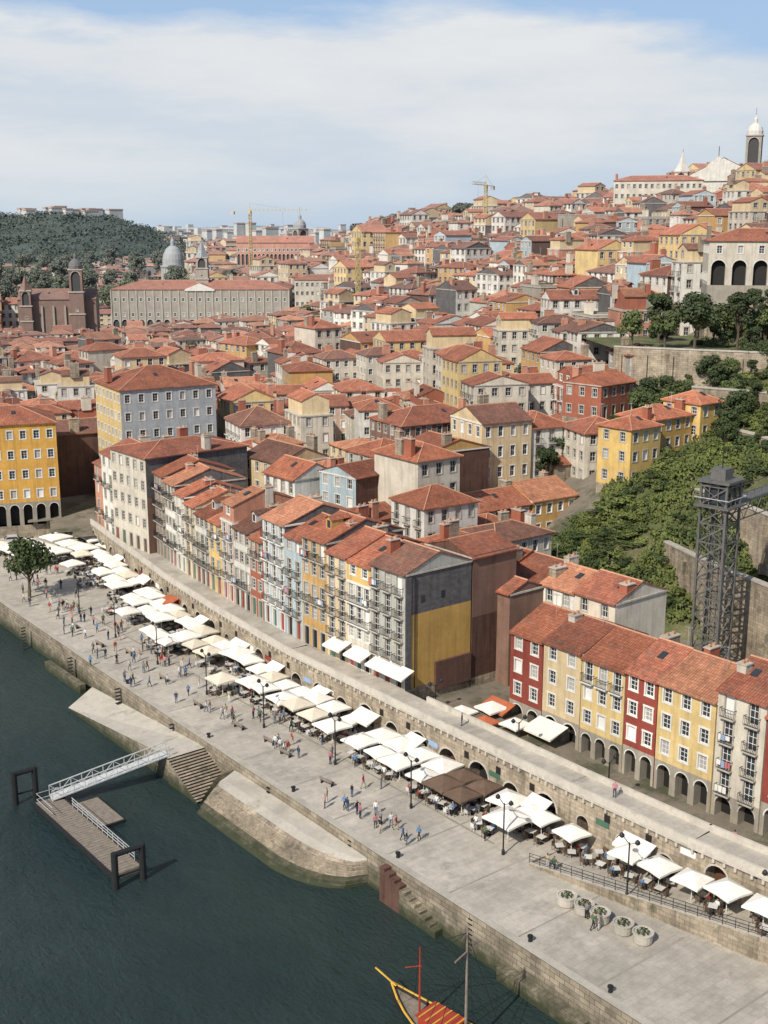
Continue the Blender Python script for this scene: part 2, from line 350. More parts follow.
def house(w,d,floors,wall='white',sides=(None,None,None,None),trim='trim',rk='gable',axis='x',rm=None,lod=1,base=3,bays=None,p=.4,chim=1,sash='sash',dormer=0,attic=None,ant=.5):
    """origin = front-left corner, front faces -Y local, z=0 at street"""
    mb=MB(); rm=rm or R.choice(ROOFS)
    H=sum(f[0] for f in floors)
    segs=[((0,0),(1,0),w,bays),((w,0),(0,1),d,None),((w,d),(-1,0),w,None),((0,d),(0,-1),d,None)]
    for i,(P,D,W,bb) in enumerate(segs):
        sp=sides[i]
        if isinstance(sp,list): facade(mb,P,D,W,0,sp,wall,trim,bb,lod,sash=sash)
        elif sp=='blank': facade(mb,P,D,W,0,[(H,'blank')],wall)
        elif isinstance(sp,str): facade(mb,P,D,W,0,[(H,'blank',sp)],sp)
        else: 
            fl=floors if i==0 else [(f[0],'win' if f[1] in('door','arch','french') else f[1],*f[2:]) for f in floors]
            facade(mb,P,D,W,0,fl,wall,trim,bb,lod,sash=sash)
    for P,D,W,_ in segs:
        Nn=(D[1],-D[0]); a=(P[0],P[1]);b=(P[0]+D[0]*W,P[1]+D[1]*W)
        mb.poly([(*a,-base),(*b,-base),(*b,0),(*a,0)],'stone')
        mb.obox(P,D,Nn,-.0,W,H-.28,H-.06,.001,.16,trim)
    z=H
    if attic:
        am,ah,st=attic
        mb.poly([(0,0,H),(w,0,H),(w,d,H),(0,d,H)],'trim')
        for (P,D,W,k) in (((st,st),(1,0),w-2*st,1),((w-st,st),(0,1),d-2*st,0),((w-st,d-st),(-1,0),w-2*st,0),((st,d-st),(0,-1),d-2*st,0)):
            facade(mb,P,D,W,H,[(ah,'win' if k else 'blank')],am,trim,None,lod)
        rz=roof(mb,w-2*st,d-2*st,H+ah,rk,axis,p,.3,rm,am,st,st)
        z=H+ah
    elif rk=='flat':
        mb.poly([(0,0,H-.3),(w,0,H-.3),(w,d,H-.3),(0,d,H-.3)],'concrete')
        for P,D,W,_ in segs: 
            mb.obox(P,D,(D[1],-D[0]),0,W,H-.3,H+.35,-.2,-.003,wall)
        rz=H
    else: rz=roof(mb,w,d,H,rk,axis,p,.38,rm,wall if not (isinstance(sides[1],str) and sides[1]!='blank') else sides[1])
    for k in range(chim):
        x=R.choice([.6,w-.6]); y=R.uniform(.25,.75)*d; chimney(mb,x,y,z+p*min(w,d)*.3,R.uniform(1,1.8),R.choice(['offwhite','stone','salmon','brick']))
    if R.random()<ant: aerial(mb,R.uniform(.2,.8)*w,d*R.uniform(.3,.6),rz-.3)
    for k in range(dormer):
        if axis=='x' and rk!='flat':
            x=w*(k+.5)/dormer; y=d*.2; zz=z+y*p
            mb.box(x-.6,y-.1,zz-.3,x+.6,y+1.8,zz+1.3,wall)
            mb.poly([(x-.35,y-.12,zz+.15),(x+.35,y-.12,zz+.15),(x+.35,y-.12,zz+1.15),(x-.35,y-.12,zz+1.15)],'glass')
            mb.poly([(x-.75,y-.3,zz+1.25),(x,y-.3,zz+1.75),(x,y+3.,zz+1.75),(x-.75,y+3.,zz+1.25)],rm)
            mb.poly([(x,y-.3,zz+1.75),(x+.75,y-.3,zz+1.25),(x+.75,y+3.,zz+1.25),(x,y+3.,zz+1.75)],rm)
            mb.poly([(x-.6,y-.1,zz+1.3),(x+.6,y-.1,zz+1.3),(x,y-.1,zz+1.7)],wall)
    if rk!='flat' and R.random()<.6:
        if axis=='x':
            x=R.uniform(.25,.7)*w;y=d*.25; zz=z+y*p+.16
            mb.poly([(x,y,zz),(x+.8,y,zz),(x+.8,y+1.1,zz+1.1*p),(x,y+1.1,zz+1.1*p)],'glass')
    return mb
def FL(n,h=3.0,g='door',k='win'):
    return [(h+.3,g)]+[(h,k if not isinstance(k,list) else k[i%len(k)]) for i in range(n-1)]
# ------------------------------------------------------------------ terrain
AZ=[-60,-17.3,-10.7,-4,.7,7.6,11,13.3,17.3,30,60]
DD=[100,150,165,178,192,212,235,260,320,400,500,600,750,1000,1500,3000,7000]
TT=[[5,5,5,5,5,5,5,5,5,6,6,6,6,6,6,10,10],
[5,5,5,6,6,7,7,8,10,12,13,15,20,25,30,34,34],
[6,6,6,7,7,8,8,9,10,12,14,15,22,30,35,34,34],
[8,8,8,9,9,10,11,12,14,17,20,24,30,34,36,34,34],
[8,8,8,9,10,12,14,16,20,27,36,46,52,54,46,34,34],
[5,7,8,9,12,16,20,24,30,38,48,58,62,60,50,34,34],
[5,6,8,12,21,23,27,31,37,45,54,62,66,62,50,34,34],
[5,6,8,18,25,26,30,34,41,50,60,67,71,66,50,34,34],
[5,6,8,20,28,31,38,46,50,58,68,74,76,68,52,34,34],
[5,8,12,22,34,38,42,48,54,62,72,78,78,70,56,34,34],
[5,8,12,22,34,38,42,48,54,62,72,78,78,70,56,34,34]]
def br_(L,x):
    if x<=L[0]: return 0,0.
    for i in range(len(L)-1):
        if x<=L[i+1]: return i,(x-L[i])/(L[i+1]-L[i])
    return len(L)-2,1.
def pol(X,Y): return math.degrees(math.atan2(X,Y))-38.6, math.hypot(X,Y)
def tz(X,Y):
    a,d=pol(X,Y); i,f=br_(AZ,a); j,g=br_(DD,d)
    return (TT[i][j]*(1-f)+TT[i+1][j]*f)*(1-g)+(TT[i][j+1]*(1-f)+TT[i+1][j+1]*f)*g
def HP(a,d): return (d*math.sin(rad(a+38.6)),d*math.cos(rad(a+38.6)))
PATH=[(94,206),(89.5,178),(87.3,165),(85,145),(83.2,125),(83,100),(83,75),(83.3,60),(84.2,48),(86.5,36),(92,15)]
def px(Y):
    for (x0,y0),(x1,y1) in zip(PATH,PATH[1:]):
        if y1<=Y<=y0: return x0+(x1-x0)*(y0-Y)/(y0-y1)
    return PATH[0][0] if Y>206 else PATH[-1][0]
def green(X,Y):
    a,d=pol(X,Y)
    return (a>7.0 and 163<d<192) or (a>10.6 and 185<d<236) or (a>12.5 and 230<d<262)
mb=MB()
azs=[-34+i*1.0 for i in range(0,79)]; ds=[96];
while ds[-1]<7000: ds.append(ds[-1]+max(4,ds[-1]*.022))
pts=[[HP(a,d) for d in ds] for a in azs]
for i in range(len(azs)-1):
    for j in range(len(ds)-1):
        q=[pts[i][j],pts[i][j+1],pts[i+1][j+1],pts[i+1][j]]
        cx=sum(p[0] for p in q)/4;cy=sum(p[1] for p in q)/4
        if cx<(px(cy)+3.2 if cy<206 else 90): continue
        mb.poly([(x,y,tz(x,y)) for x,y in q],'farhill' if math.hypot(cx,cy)>800 else ('grass' if green(cx,cy) else 'soil'))
mb.obj('hillside_terrain')
mb=MB(); mb.poly([(-9000,-3000,0),(9000,-3000,0),(9000,14000,0),(-9000,14000,0)],'water'); mb.obj('river_water')
mb=MB()
for (x0,y0),(x1,y1) in zip(PATH,PATH[1:]):
    if y0>103: continue
    mb.poly([(x0+3.3,y0,5.25),(x1+3.3,y1,5.25),(x1+14,y1,5.25),(x0+14,y0,5.25)],'paving')
mb.poly([(86.3,100,5.25),(97,100,5.25),(101,118,5.25),(86.3,118,5.25)],'paving')
mb.obj('lower_street')
# ------------------------------------------------------------------ quay
mb=MB()
EDGE=[(66,10),(66,85),(66.2,110),(66.5,130),(67,150),(68,190),(69,215),(66,260),(60,420)]
for (x0,y0),(x1,y1) in zip(EDGE,EDGE[1:]):
    mb.poly([(x0+.8,y0,4),(110,y0,4),(110,y1,4),(x1+.8,y1,4)],'paving')
    mb.poly([(x0,y0,4.05),(x0+.8,y0,4.05),(x1+.8,y1,4.05),(x1,y1,4.05)],'concrete')
    mb.poly([(x0+.8,y0,4),(x0+.8,y0,4.05),(x1+.8,y1,4.05),(x1+.8,y1,4)],'concrete')
    mb.poly([(x1,y1,-2),(x0,y0,-2),(x0,y0,4.05),(x1,y1,4.05)],'quaywall')
mb.obj('quay_promenade')
mb=MB()
for y in range(20,215,9): 
    mb.poly([(66.9,y,4.006),(78,y,4.006),(78,y+.2,4.006),(66.9,y+.2,4.006)],'slabline')
mb.poly([(76.2,78,4.008),(76.5,78,4.008),(76.5,200,4.008),(76.2,200,4.008)],'slabline')
mb.obj('paving_bands')
mb=MB()
for y0,y1 in ((56,66),(92,100),(150,162)):
    mb.box(65.2,y0,-1,66.05,y1,1.3,'quaywall')
for i in range(11):
    mb.box(65.1,81.5-i*.75,-1,66.02,82.25-i*.75,3.7-i*.3,'rust' if i<4 else 'quaywall')
for y in (70,88,103,125,140,155,172): 
    for z in (0,.5,1,1.5,2,2.5,3,3.5): mb.box(65.86,y,z,66.6,y+.45,z+.05,'iron',True)
mb.obj('quay_steps_and_ladders')
mb=MB()
T0=[(76,73,4.0),(77.2,66,4.6),(78.6,58,5.3),(80.0,50,6.0),(82.4,38,7.0),(87,20,8)]
for (x0,y0,z0),(x1,y1,z1) in zip(T0,T0[1:]):
    X0,X1=px(y0)+.4,px(y1)+.4
    mb.poly([(x0,y0,z0),(x1,y1,z1),(X1,y1,z1),(X0,y0,z0)],'paving')
    D=(x1-x0,y1-y0);L=math.hypot(*D);n=(D[1]/L,-D[0]/L)
    a=[(x0,y0),(x1,y1),(x1-n[0]*.4,y1-n[1]*.4),(x0-n[0]*.4,y0-n[1]*.4)]
    mb.poly([(*a[0],3.9),(*a[1],3.9),(*a[1],z1+.25),(*a[0],z0+.25)],'stone')
    mb.poly([(*a[0],z0+.25),(*a[1],z1+.25),(*a[2],z1+.25),(*a[3],z0+.25)],'concrete')
    mb.poly([(*a[3],z0-.1),(*a[3],z0+.25),(*a[2],z1+.25),(*a[2],z1-.1)],'stone')
mb.poly([(76,73,3.9),(76,73,4.3),(px(73),73,4.02),(px(73),73,3.9)],'stone')
mb.obj('ramped_terrace')
mb=MB()
for (x0,y0,z0),(x1,y1,z1) in zip(T0,T0[1:]):
    n=int(math.hypot(x1-x0,y1-y0)/1.1)
    for i in range(n):
        f=i/n; x=x0+(x1-x0)*f+.2;y=y0+(y1-y0)*f;z=z0+(z1-z0)*f+.25
        mb.beam((x,y,z),(x,y,z+1),.03,'iron')
    for k in (.35,.68,1.0): mb.beam((x0+.2,y0,z0+.25+k),(x1+.2,y1,z1+.25+k),.025,'iron')
mb.obj('terrace_railing')
mb=MB()
mb.poly([(61.6,146,.15),(61.5,119,3.15),(66.3,119,3.15),(67.1,150,.6)],'concrete')
mb.poly([(61.6,146,.15),(61.6,146,-2),(61.5,119,-2),(61.5,119,3.15)],'quaywall')
mb.poly([(61.6,146,.15),(67.1,150,.6),(67.1,150,-2),(61.6,146,-2)],'quaywall')
mb.poly([(61.5,119,3.15),(61.5,117.5,3.15),(66.3,117.5,3.15),(66.3,119,3.15)],'concrete'); mb.poly([(61.5,119,3.15),(61.5,119,-2),(61.5,117.5,-2),(61.5,117.5,3.15)],'quaywall')
n=16
for i in range(n):
    y1=117.5-i*.42;z1=3.15-i*.18
    mb.poly([(61.3,y1,z1-.18),(66.3,y1,z1-.18),(66.3,y1,z1),(61.3,y1,z1)],'dark')
    mb.poly([(61.3,y1-.42,z1-.18),(66.3,y1-.42,z1-.18),(66.3,y1,z1-.18),(61.3,y1,z1-.18)],'stone')
    mb.poly([(61.3,y1,z1-.18),(61.3,y1,-2),(61.3,y1-.42,-2),(61.3,y1-.42,z1-.18)],'quaywall')
mb.obj('boat_slipway')
mb=MB()
M=28
def mole(i):
    t=i/M; y=110.7-t*(110.7-85.2)
    wd=6.3*min(1,(t/.06)**.5 if t<.06 else 1)*(1 if t<.62 else math.sqrt(max(0,1-((t-.62)/.38)**2)))
    return y,max(.05,wd)
SEC=[(0.0,2.9),(.35,2.75),(.52,2.5),(.60,2.2),(.60,2.0),(.68,1.95),(.68,1.6),(.76,1.55),(.76,1.2),(.83,1.15),(.83,.8),(.90,.75),(.90,.4),(.96,.3),(.98,-.1),(1.0,-2)]
for i in range(M):
    y0,w0=mole(i);y1,w1=mole(i+1)
    for (a,za),(b_,zb) in zip(SEC,SEC[1:]):
        mt='concrete' if za>2.6 else ('stone' if zb>.9 else 'quaywall')
        mb.poly([(66.3-a*w0,y0,za),(66.3-b_*w0,y0,zb),(66.3-b_*w1,y1,zb),(66.3-a*w1,y1,za)][::-1],mt)
y0,w0=mole(1); mb.poly([(66.3,110.7,2.9)]+[(66.3-a*w0,110.7,z) for a,z in SEC[1:]]+[(66.3,110.7,-2)],'quaywall')
mb.obj('stone_mole')
# ------------------------------------------------------------------ arcade wall and walkway
mb=MB()
for (x0,y0),(x1,y1) in zip(PATH,PATH[1:]):
    L=math.hypot(x1-x0,y1-y0);D=((x1-x0)/L,(y1-y0)/L);Nn=(D[1],-D[0])
    nb=max(1,round(L/5.0)); bw=L/nb
    pt=lambda s,z,o:(x0+D[0]*s+Nn[0]*o,y0+D[1]*s+Nn[1]*o,z)
    for i in range(nb):
        gz=3.95 if (y0+y1)/2>74 else 4.0+max(0,(73-(y0+y1)/2)*.085)
        big=R.random()
        aw=R.choice([2.3,2.6,3.0]) if big<.75 else 1.5
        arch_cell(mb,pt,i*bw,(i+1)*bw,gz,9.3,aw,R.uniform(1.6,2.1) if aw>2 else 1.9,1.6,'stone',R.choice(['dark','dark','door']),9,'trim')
        mb.poly([pt(i*bw,3,0),pt((i+1)*bw,3,0),pt((i+1)*bw,gz,0),pt(i*bw,gz,0)],'stone')
        if R.random()<.5:
            s_=i*bw+.55; mb.obox((x0,y0),D,Nn,s_-.35,s_+.35,gz+3.2,gz+4.0,.01,.05,'dark')
        if R.random()<.3: s_=i*bw; mb.obox((x0,y0),D,Nn,s_-.8,s_+.8,gz+2.6,gz+3.2,.01,.08,R.choice(['sashr','canvas','sashg','clothb']))
        for j in range(int(bw/1.1)):
            s_=i*bw+.5+j*1.1; mb.obox((x0,y0),D,Nn,s_-.12,s_+.12,8.75,9.2,.002,.3,'trim')
    mb.obox((x0,y0),D,Nn,0,L,9.2,9.45,-3.4,.35,'trim')
    mb.poly([pt(0,9.5,.0),pt(L,9.5,.0),pt(L,9.5,-3.4),pt(0,9.5,-3.4)],'paving')
    mb.obox((x0,y0),D,Nn,0,L,9.45,10.2,.05,.33,'concrete')
    if y0<=104:
        mb.obox((x0,y0),D,Nn,0,L,9.45,10.15,-3.5,-3.2,'concrete')
        mb.poly([pt(L,3,-3.42),pt(0,3,-3.42),pt(0,9.3,-3.42),pt(L,9.3,-3.42)],'stone')
mb.obj('arcade_wall')
# ------------------------------------------------------------------ riverside houses (row A)
def onpath(Ytop,w,off,name,mbx,z):
    x0=px(Ytop)+off; x1=px(Ytop-w)+off
    mbx.obj(name,(x0,Ytop,z),math.atan2(-w,x1-x0))
ROWA=[
(111.0,104.3,'tilegrey',5,2.85,'trim','roofD',0,None),
(115.8,111.0,'offwhite',4,2.75,'trimw','roofA',0,('yellow',2.5,.0)),
(120.3,115.8,'cream',5,2.75,'trim','roofB',0,None),
(126.0,120.3,'ochre',5,2.95,'trim','roofA',1,None),
(130.6,126.0,'ltblue',5,2.75,'trim','roofB',0,None),
(137.0,130.6,'greyblue',5,3.0,'trimw','roofC',0,None),
(141.0,137.0,'brick',4,2.8,'trim','roofA',0,None),
(146.2,141.0,'white',4,2.9,'trim','roofD',1,None),
(150.5,146.2,'pink',4,3.0,'trimw','roofC',0,('salmon',2.5,.3)),
(155.0,150.5,'yellow',4,2.7,'trim','roofA',0,None),
(160.0,155.0,'white',4,2.7,'trim','roofB',1,None),
(164.2,160.0,'cream',4,2.9,'trim','roofA',0,None),
(168.5,164.2,'offwhite',4,3.1,'trimw','roofA',0,None),
(173.5,168.5,'white',5,2.7,'trim','roofC',0,None),
(178.5,173.5,'salmon',5,2.8,'trim','roofA',0,None),
]
for (yt,yb,wl,nf,fh,tr,rm,dm,at) in ROWA:
    w=yt-yb-.02
    kinds=[R.choice(['french','win','french']) for _ in range(4)]
    sd='slate' if R.random()<.6 else 'blank'
    if yb<105: sd=[(9.3,'blank','mustard'),(nf*fh+.3-9.3,'blank','slate')]
    h=house(w,10.5 if yb<105 else R.uniform(10.5,12.5),FL(nf,fh,'door',kinds),wl,(None,sd,None,'slate'),tr,'gable','x',rm,0,4,bays=3 if w>4.6 else 2,p=.36,chim=1,dormer=dm,attic=at,sash=R.choice(['sash','sash','sashg']))
    if yb<105:
        h.box(w+.01,.0,0,w+.09,.9,nf*fh,'slate'); h.box(w+.01,4.6,-1,w+.35,10.4,2.6,'rust')
        for q in (2.4,5.6): h.box(w+.01,q,10.6,w+.04,q+.6,11.5,'glass')
        h.beam((w+.12,1.4,0),(w+.12,1.4,14),.06,'iron',5)
    onpath(yt,w,3.45,'riverside_townhouse',h,9.5)
h=house(9,7.5,FL(5,3.1,'blank','blank'),'rust',(None,[(8,'blank','rust'),(8,'blank','brown')],'rust','rust'),'trim','gable','y','roofB',1,6,p=.3,chim=2)
h.obj('rust_clad_annex',(97.2,113.2,8.5),rad(-90))
h=house(13,20,FL(5,3.3,'door','win'),'offwhite',(None,[(9.9,'blank','brown'),(6.9,'blank','slate')],None,None),'trim','hip','y','roofB',0,4,p=.22,chim=3,bays=5)
h.obj('slate_sided_house',(91.8,192,9.3),rad(-90))
for yt,yb,wl,nf in ((205,198.6,'salmon',4),(198.5,192.1,'white',5)):
    h=house(yt-yb,11,FL(nf,3.1,'door',['french','win']),wl,(None,'blank',None,None),'trim','gable','x',None,0,4,p=.36)
    h.obj('riverside_townhouse',(93.0 if yt<200 else 94.6,yt,8.5),rad(-97))
# ------------------------------------------------------------------ row B (arcaded houses)
ROWB=[(96.3,91.0,'red',4,2.85,'roofA'),(90.9,85.1,'cream',4,2.85,'roofB'),(85.0,78.8,'paleyellow',4,2.85,'roofA'),
(78.7,74.4,'red',4,2.85,'roofB'),(74.3,67.1,'paleyellow',4,2.9,'roofC'),(67.0,61.5,'offwhite',5,2.9,'roofB'),(61.4,55.6,'red',4,3.0,'roofA'),(55.5,50.0,'cream',4,3.2,'roofB'),(49.9,43,'tilegrey',5,3,'roofA'),(42.9,35,'salmon',5,3,'roofA')]
for (yt,yb,wl,nf,fh,rm) in ROWB:
    w=yt-yb-.02
    fl=[(3.7,'arch','granite')]+[(fh,R.choice(['win','win','win','french'])) for _ in range(nf-1)]
    if wl=='offwhite': fl=[(3.0,'arch','granite')]+[(2.75,'french')]*(nf-1)
    h=house(w,11,fl,wl,(None,'blank',None,'brown' if yt>95 else 'blank'),'trimw' if wl in('red','paleyellow','cream') else 'trim','gable','x',rm,0,4,bays=2 if w<6. else 3,p=.40+R.uniform(-.03,.03),chim=R.choice([0,1]))
    h.obj('arcaded_townhouse',(96.2+(0 if yt>70 else (70-yt)*.03),yt,5.1+R.uniform(-.15,.15)),rad(-90+ (1.5 if yt<70 else 0)))
y=116
k=0
while y>93:
    w=R.uniform(5.5,7.5); h=house(w,R.uniform(9,11),FL(4,3.0),['brick','salmon','white','offwhite'][k%4],(None,'blank',None,'brown'),'trim','gable','x',R.choice(['roofA','roofA','roofB','roofC']),1,5,p=.38,chim=1)
    h.obj('hill_foot_house',(107.6+R.uniform(-.4,.8),y,7.2+R.uniform(-.4,.4)),rad(-90)); y-=w; k+=1
h=house(5,6,FL(4,3),'brown',('brown','brown','brown','brown'),rm='roofB',lod=1,chim=1,base=4); h.obj('hill_foot_house',(101.5,107,7),rad(-90))
# ------------------------------------------------------------------ keyed buildings
OCC=[]
def occ(x,y,r): OCC.append((x,y,r))
def key(name,x,y,z,rot,w,d,floors,wall,**k):
    h=house(w,d,floors,wall,**k); h.obj(name,(x,y,z),rad(rot))
    c,s=math.cos(rad(rot)),math.sin(rad(rot)); n=max(1,int(w/8)); 
    for i in range(n):
        for j in range(max(1,int(d/8))):
            a=(i+.5)*w/n; b_=(j+.5)*d/max(1,int(d/8)); occ(x+a*c-b_*s,y+a*s+b_*c,7.5)
key('corner_mansion',106,216,7,-9,20,17,FL(7,3.6,'arch','win'),'greyblue',sides=(None,None,None,[(3.9,'arch','granite')]+[(3.6,'win','paleyellow')]*6),rk='hip',axis='x',rm='roofA',lod=0,bays=7,chim=3,trim='trimw')
key('square_arcade_building',78,227,6.5,-20,17.5,13,[(4.6,'arch','granite')]+[(3.9,'win')]*4,'orange',rk='hip',axis='x',rm='roofA',lod=0,bays=7,chim=3,trim='trimw')
key('ochre_hillside_house',129,138,9,-4,12,10,FL(3,3.2),'brick',rm='roofA',lod=0,chim=1,trim='trimw')
key('ochre_hillside_house',141.2,137,9,-4,10,11,FL(3,3.3),'ochre',rm='roofC',lod=0,chim=1,trim='trimw')
key('yellow_terrace_house',151,125,22,0,7.5,7,FL(3,3.2),'yellow',rk='hip',rm='roofA',lod=0,chim=1,base=5)
key('yellow_terrace_house',158.7,126.5,23.2,0,10,8,FL(3,3.0,'win'),'mustard',rk='hip',rm='roofA',lod=0,chim=1,base=5)
key('yellow_terrace_house',168.9,125,24.5,0,6,8,FL(3,3.2),'yellow',rk='hip',rm='roofA',lod=0,chim=0,base=5)
key('brown_townhouse',140,170,12,-8,19,12,FL(5,3.1),'brown',rk='hip',rm='roofB',lod=1,chim=2)
key('red_garden_pavilion',172,150,28,5,11,9,FL(2,3.2),'brick',rk='gable',rm='roofA',lod=1,chim=1)
key('white_balcony_house',212,343,12,-42,11,11,FL(5,3.1,'door',['french','french']),'white',rk='hip',rm='roofB',lod=1,chim=1,trim='trimw')
key('white_balcony_house',221,336,12,-42,12,11,FL(4,3.1,'door',['win','french']),'white',rk='hip',rm='roofA',lod=1,chim=1,trim='trimw')
key('white_balcony_house',150,196,11,-30,9,9,FL(5,3.1),'white',rk='hip',rm='roofA',lod=1,chim=1,trim='trimw')
h=house(26,13,[(4,'blank','granite'),(5.8,'arch','offwhite'),(3.6,'win','offwhite')],'offwhite',rk='hip',rm='roofA',lod=0,bays=6,chim=2,p=.36,base=8,trim='trimw')
h.obj('loggia_mansion',(217,161,47.5),rad(-48)); occ(226,160,13); occ(235,151,14); occ(240,143,12)
def pediment(mb,x0,x1,y,z,mat='trim'):
    mb.box(x0,y-.6,z-.8,x1,y+1,z,mat); c=(x0+x1)/2
    mb.poly([(x0,y-.6,z),(x1,y-.6,z),(c,y-.6,z+(x1-x0)*.2)],mat); 
    mb.poly([(x0,y-.6,z),(c,y-.6,z+(x1-x0)*.2),(c,y+6,z+(x1-x0)*.2),(x0,y+6,z)],'roofA'); mb.poly([(c,y-.6,z+(x1-x0)*.2),(x1,y-.6,z),(x1,y+6,z),(c,y+6,z+(x1-x0)*.2)],'roofA')
def bell_tower(mb,x,y,w,z0,z1,mat,top='dome',tm='lead'):
    hb=(z1-z0)
    for k in range(3):
        a=z0+hb*k/3;b_=z0+hb*(k+1)/3; ww=w*(1-.06*k)
        for (P,D) in (((x-ww/2,y-ww/2),(1,0)),((x+ww/2,y-ww/2),(0,1)),((x+ww/2,y+ww/2),(-1,0)),((x-ww/2,y+ww/2),(0,-1))):
            facade(mb,P,D,ww,a,[(b_-a,'arch' if k==2 else ('small' if k==1 else 'blank'))],mat,'trim',1,1)
        mb.box(x-ww/2-.35,y-ww/2-.35,b_-.4,x+ww/2+.35,y+ww/2+.35,b_+.1,'trim',True)
    r=w*.46
    if top=='dome':
        mb.rings(x,y,[(r,z1),(r*1.02,z1+r*.5),(r*.85,z1+r*1.0),(r*.5,z1+r*1.35),(r*.25,z1+r*1.5),(r*.25,z1+r*2.0),(r*.1,z1+r*2.2),(0,z1+r*2.6)],tm,12)
    else: mb.rings(x,y,[(r*1.25,z1),(r*.6,z1+r*1.2),(0,z1+r*3)],tm,4)
    mb.beam((x,y,z1+r*2.5),(x,y,z1+r*3.4),.1,'iron')
mb=house(84,26,[(6,'arch','granite'),(7,'win'),(6.5,'win')],'granite',rk='hip',rm='roofA',lod=1,bays=21,chim=0,p=.28,trim='trimw')
pediment(mb,35,49,0,19.5,'trimw')
for i in range(22): mb.box(i*4-.25,-.35,0,i*4+.25,-.02,19,'trim')
bell_tower(mb,42,12,6,19,34,'granite','pyr','lead')
mb.obj('stock_exchange_palace',(258,530,15),rad(-38)); 
for i in range(9): occ(258+i*8.3+6,530-i*6.6+8,17); occ(258+i*8.3-6,530-i*6.6-8,14)
mb=house(34,16,[(16,'blank'),(0.01,'blank')],'brown',rk='gable',axis='x',rm='roofD',lod=1,chim=0,p=.5)
bell_tower(mb,26,-1,6.5,0,29,'brown','dome','slate'); bell_tower(mb,4,-1,5,0,20,'brown','pyr','roofD')
for i in range(5): mb.box(5+i*5,-.8,0,5.8+i*5,-.02,13,'granite')
mb.obj('gothic_church',(209,522,16),rad(-30)); occ(222,518,16); occ(234,512,16)
mb=MB(); mb.rings(0,0,[(7.5,0),(7.5,12),(8.2,12),(8.2,13),(6.8,13),(6.7,17),(6,20),(4.2,23.5),(1.9,25.2),(1.3,25.2),(1.3,28),(.8,29),(0,31)],'lead',20)
for i in range(20):
    a=2*math.pi*i/20; mb.box(7.55*math.cos(a)-.3,7.55*math.sin(a)-.3,0,7.55*math.cos(a)+.3,7.55*math.sin(a)+.3,12,'trim')
mb.obj('domed_library',(381,692,26)); occ(381,692,12)
h=house(46,18,[(7,'arch'),(6,'win')],'salmon',rm='roofA',rk='gable',axis='x',lod=1,chim=0,p=.4,trim='trimw',base=14); h.obj('market_hall',(385,622,41),rad(-35))
mb=MB(); bell_tower(mb,0,0,8,0,36,'granite','dome','lead'); mb.obj('bell_tower',(428,618,26)); occ(428,618,9)
key('long_palace',326,476,26,-38,70,14,[(5,'win'),(4,'win'),(4,'win')],'offwhite',rm='roofA',rk='hip',lod=1,chim=3,p=.3,base=8)
mb=house(30,16,[(9,'win'),(9,'small')],'white',rk='gable',axis='y',rm='roofA',lod=1,chim=0,p=.5,trim='trim',bays=5,base=8)
bell_tower(mb,27,-1,7,0,34,'granite','dome','trimw'); bell_tower(mb,-2,1,6,0,20,'white','pyr','trimw')
mb.poly([(4,-.6,16),(22,-.6,16),(17,-.6,23),(13,-.6,26),(9,-.6,23)],'white'); mb.beam((13,-.6,26),(13,-.6,30),.2,'iron')
mb.obj('hilltop_church',(430,333,66),rad(-60)); occ(440,325,18); occ(452,315,18); occ(420,318,14)
key('hilltop_seminary',398,345,62,-52,36,14,[(4,'win')]*5,'offwhite',rk='hip',rm='roofA',lod=1,chim=2,p=.3)
# ------------------------------------------------------------------ infill templates
TPL=[]
cw=['white']*9+['offwhite']*5+['cream']*4+['granite']*3+['ochre','ochre','salmon','salmon','brick','paleyellow','greyblue','tilegrey','tilegrey','pink','ltblue','brown','green','white','offwhite','pink','white','ochre']
for i in range(56):
    w=R.uniform(6.5,12.5); d=R.uniform(8,11.5); nf=R.choice([2,3,3,4,4,5])
    rk=R.choice(['gable','gable','hip','hip','gable','hip','flat' if i==24 else 'gable']); ax='x' if w>d or rk=='gable' and R.random()<.6 else 'y'
    if i==20: rk='flat'
    sd=[None,R.choice([None,'blank',None,'slate']),None,R.choice([None,'blank',None,'rust'])]
    at=(R.choice(['white','slate','cream','brick']),2.5,R.choice([.6,1.0])) if (rk!='flat' and R.random()<.22) else None
    h=house(w,d,FL(nf,R.uniform(2.8,3.2),'door',R.choice(['win','win','french'])),cw[i%len(cw)],tuple(sd),R.choice(['trim','trimw']),rk,ax,R.choice(ROOFS),1,7,p=R.uniform(.3,.45),chim=R.choice([0,1,1,2]),dormer=R.choice([0,0,1]),attic=at)
    if R.random()<.45:
        ww=w*R.uniform(.4,.7); hh=3*R.choice([1,2]); wl=R.choice(['white','offwhite','stone','cream','ochre'])
        h.box(w-ww,-2.8,-6,w,-.0,hh,wl); h.poly([(w-ww-.2,-3.1,hh-.1),(w+.2,-3.1,hh-.1),(w+.2,0,hh+1),(w-ww-.2,0,hh+1)],R.choice(ROOFS))
        h.poly([(w-ww+.4,-2.82,.6),(w-ww+1.3,-2.82,.6),(w-ww+1.3,-2.82,2.0),(w-ww+.4,-2.82,2.0)],'glass')
    h.v=[(x-w/2,y-d/2,z) for x,y,z in h.v]
    TPL.append((h.mesh('townhouse'),w,d,nf+(1 if at else 0)))
LOW=[t for t in TPL if t[3]<=3]
def fieldang(x,y): return 38*noise.noise(Vector((x/150,y/150,0)))-12
def free(x,y,r=0):
    for a,b_,c in OCC:
        if (x-a)**2+(y-b_)**2<(c+r)**2: return False
    return True
TREES=[]
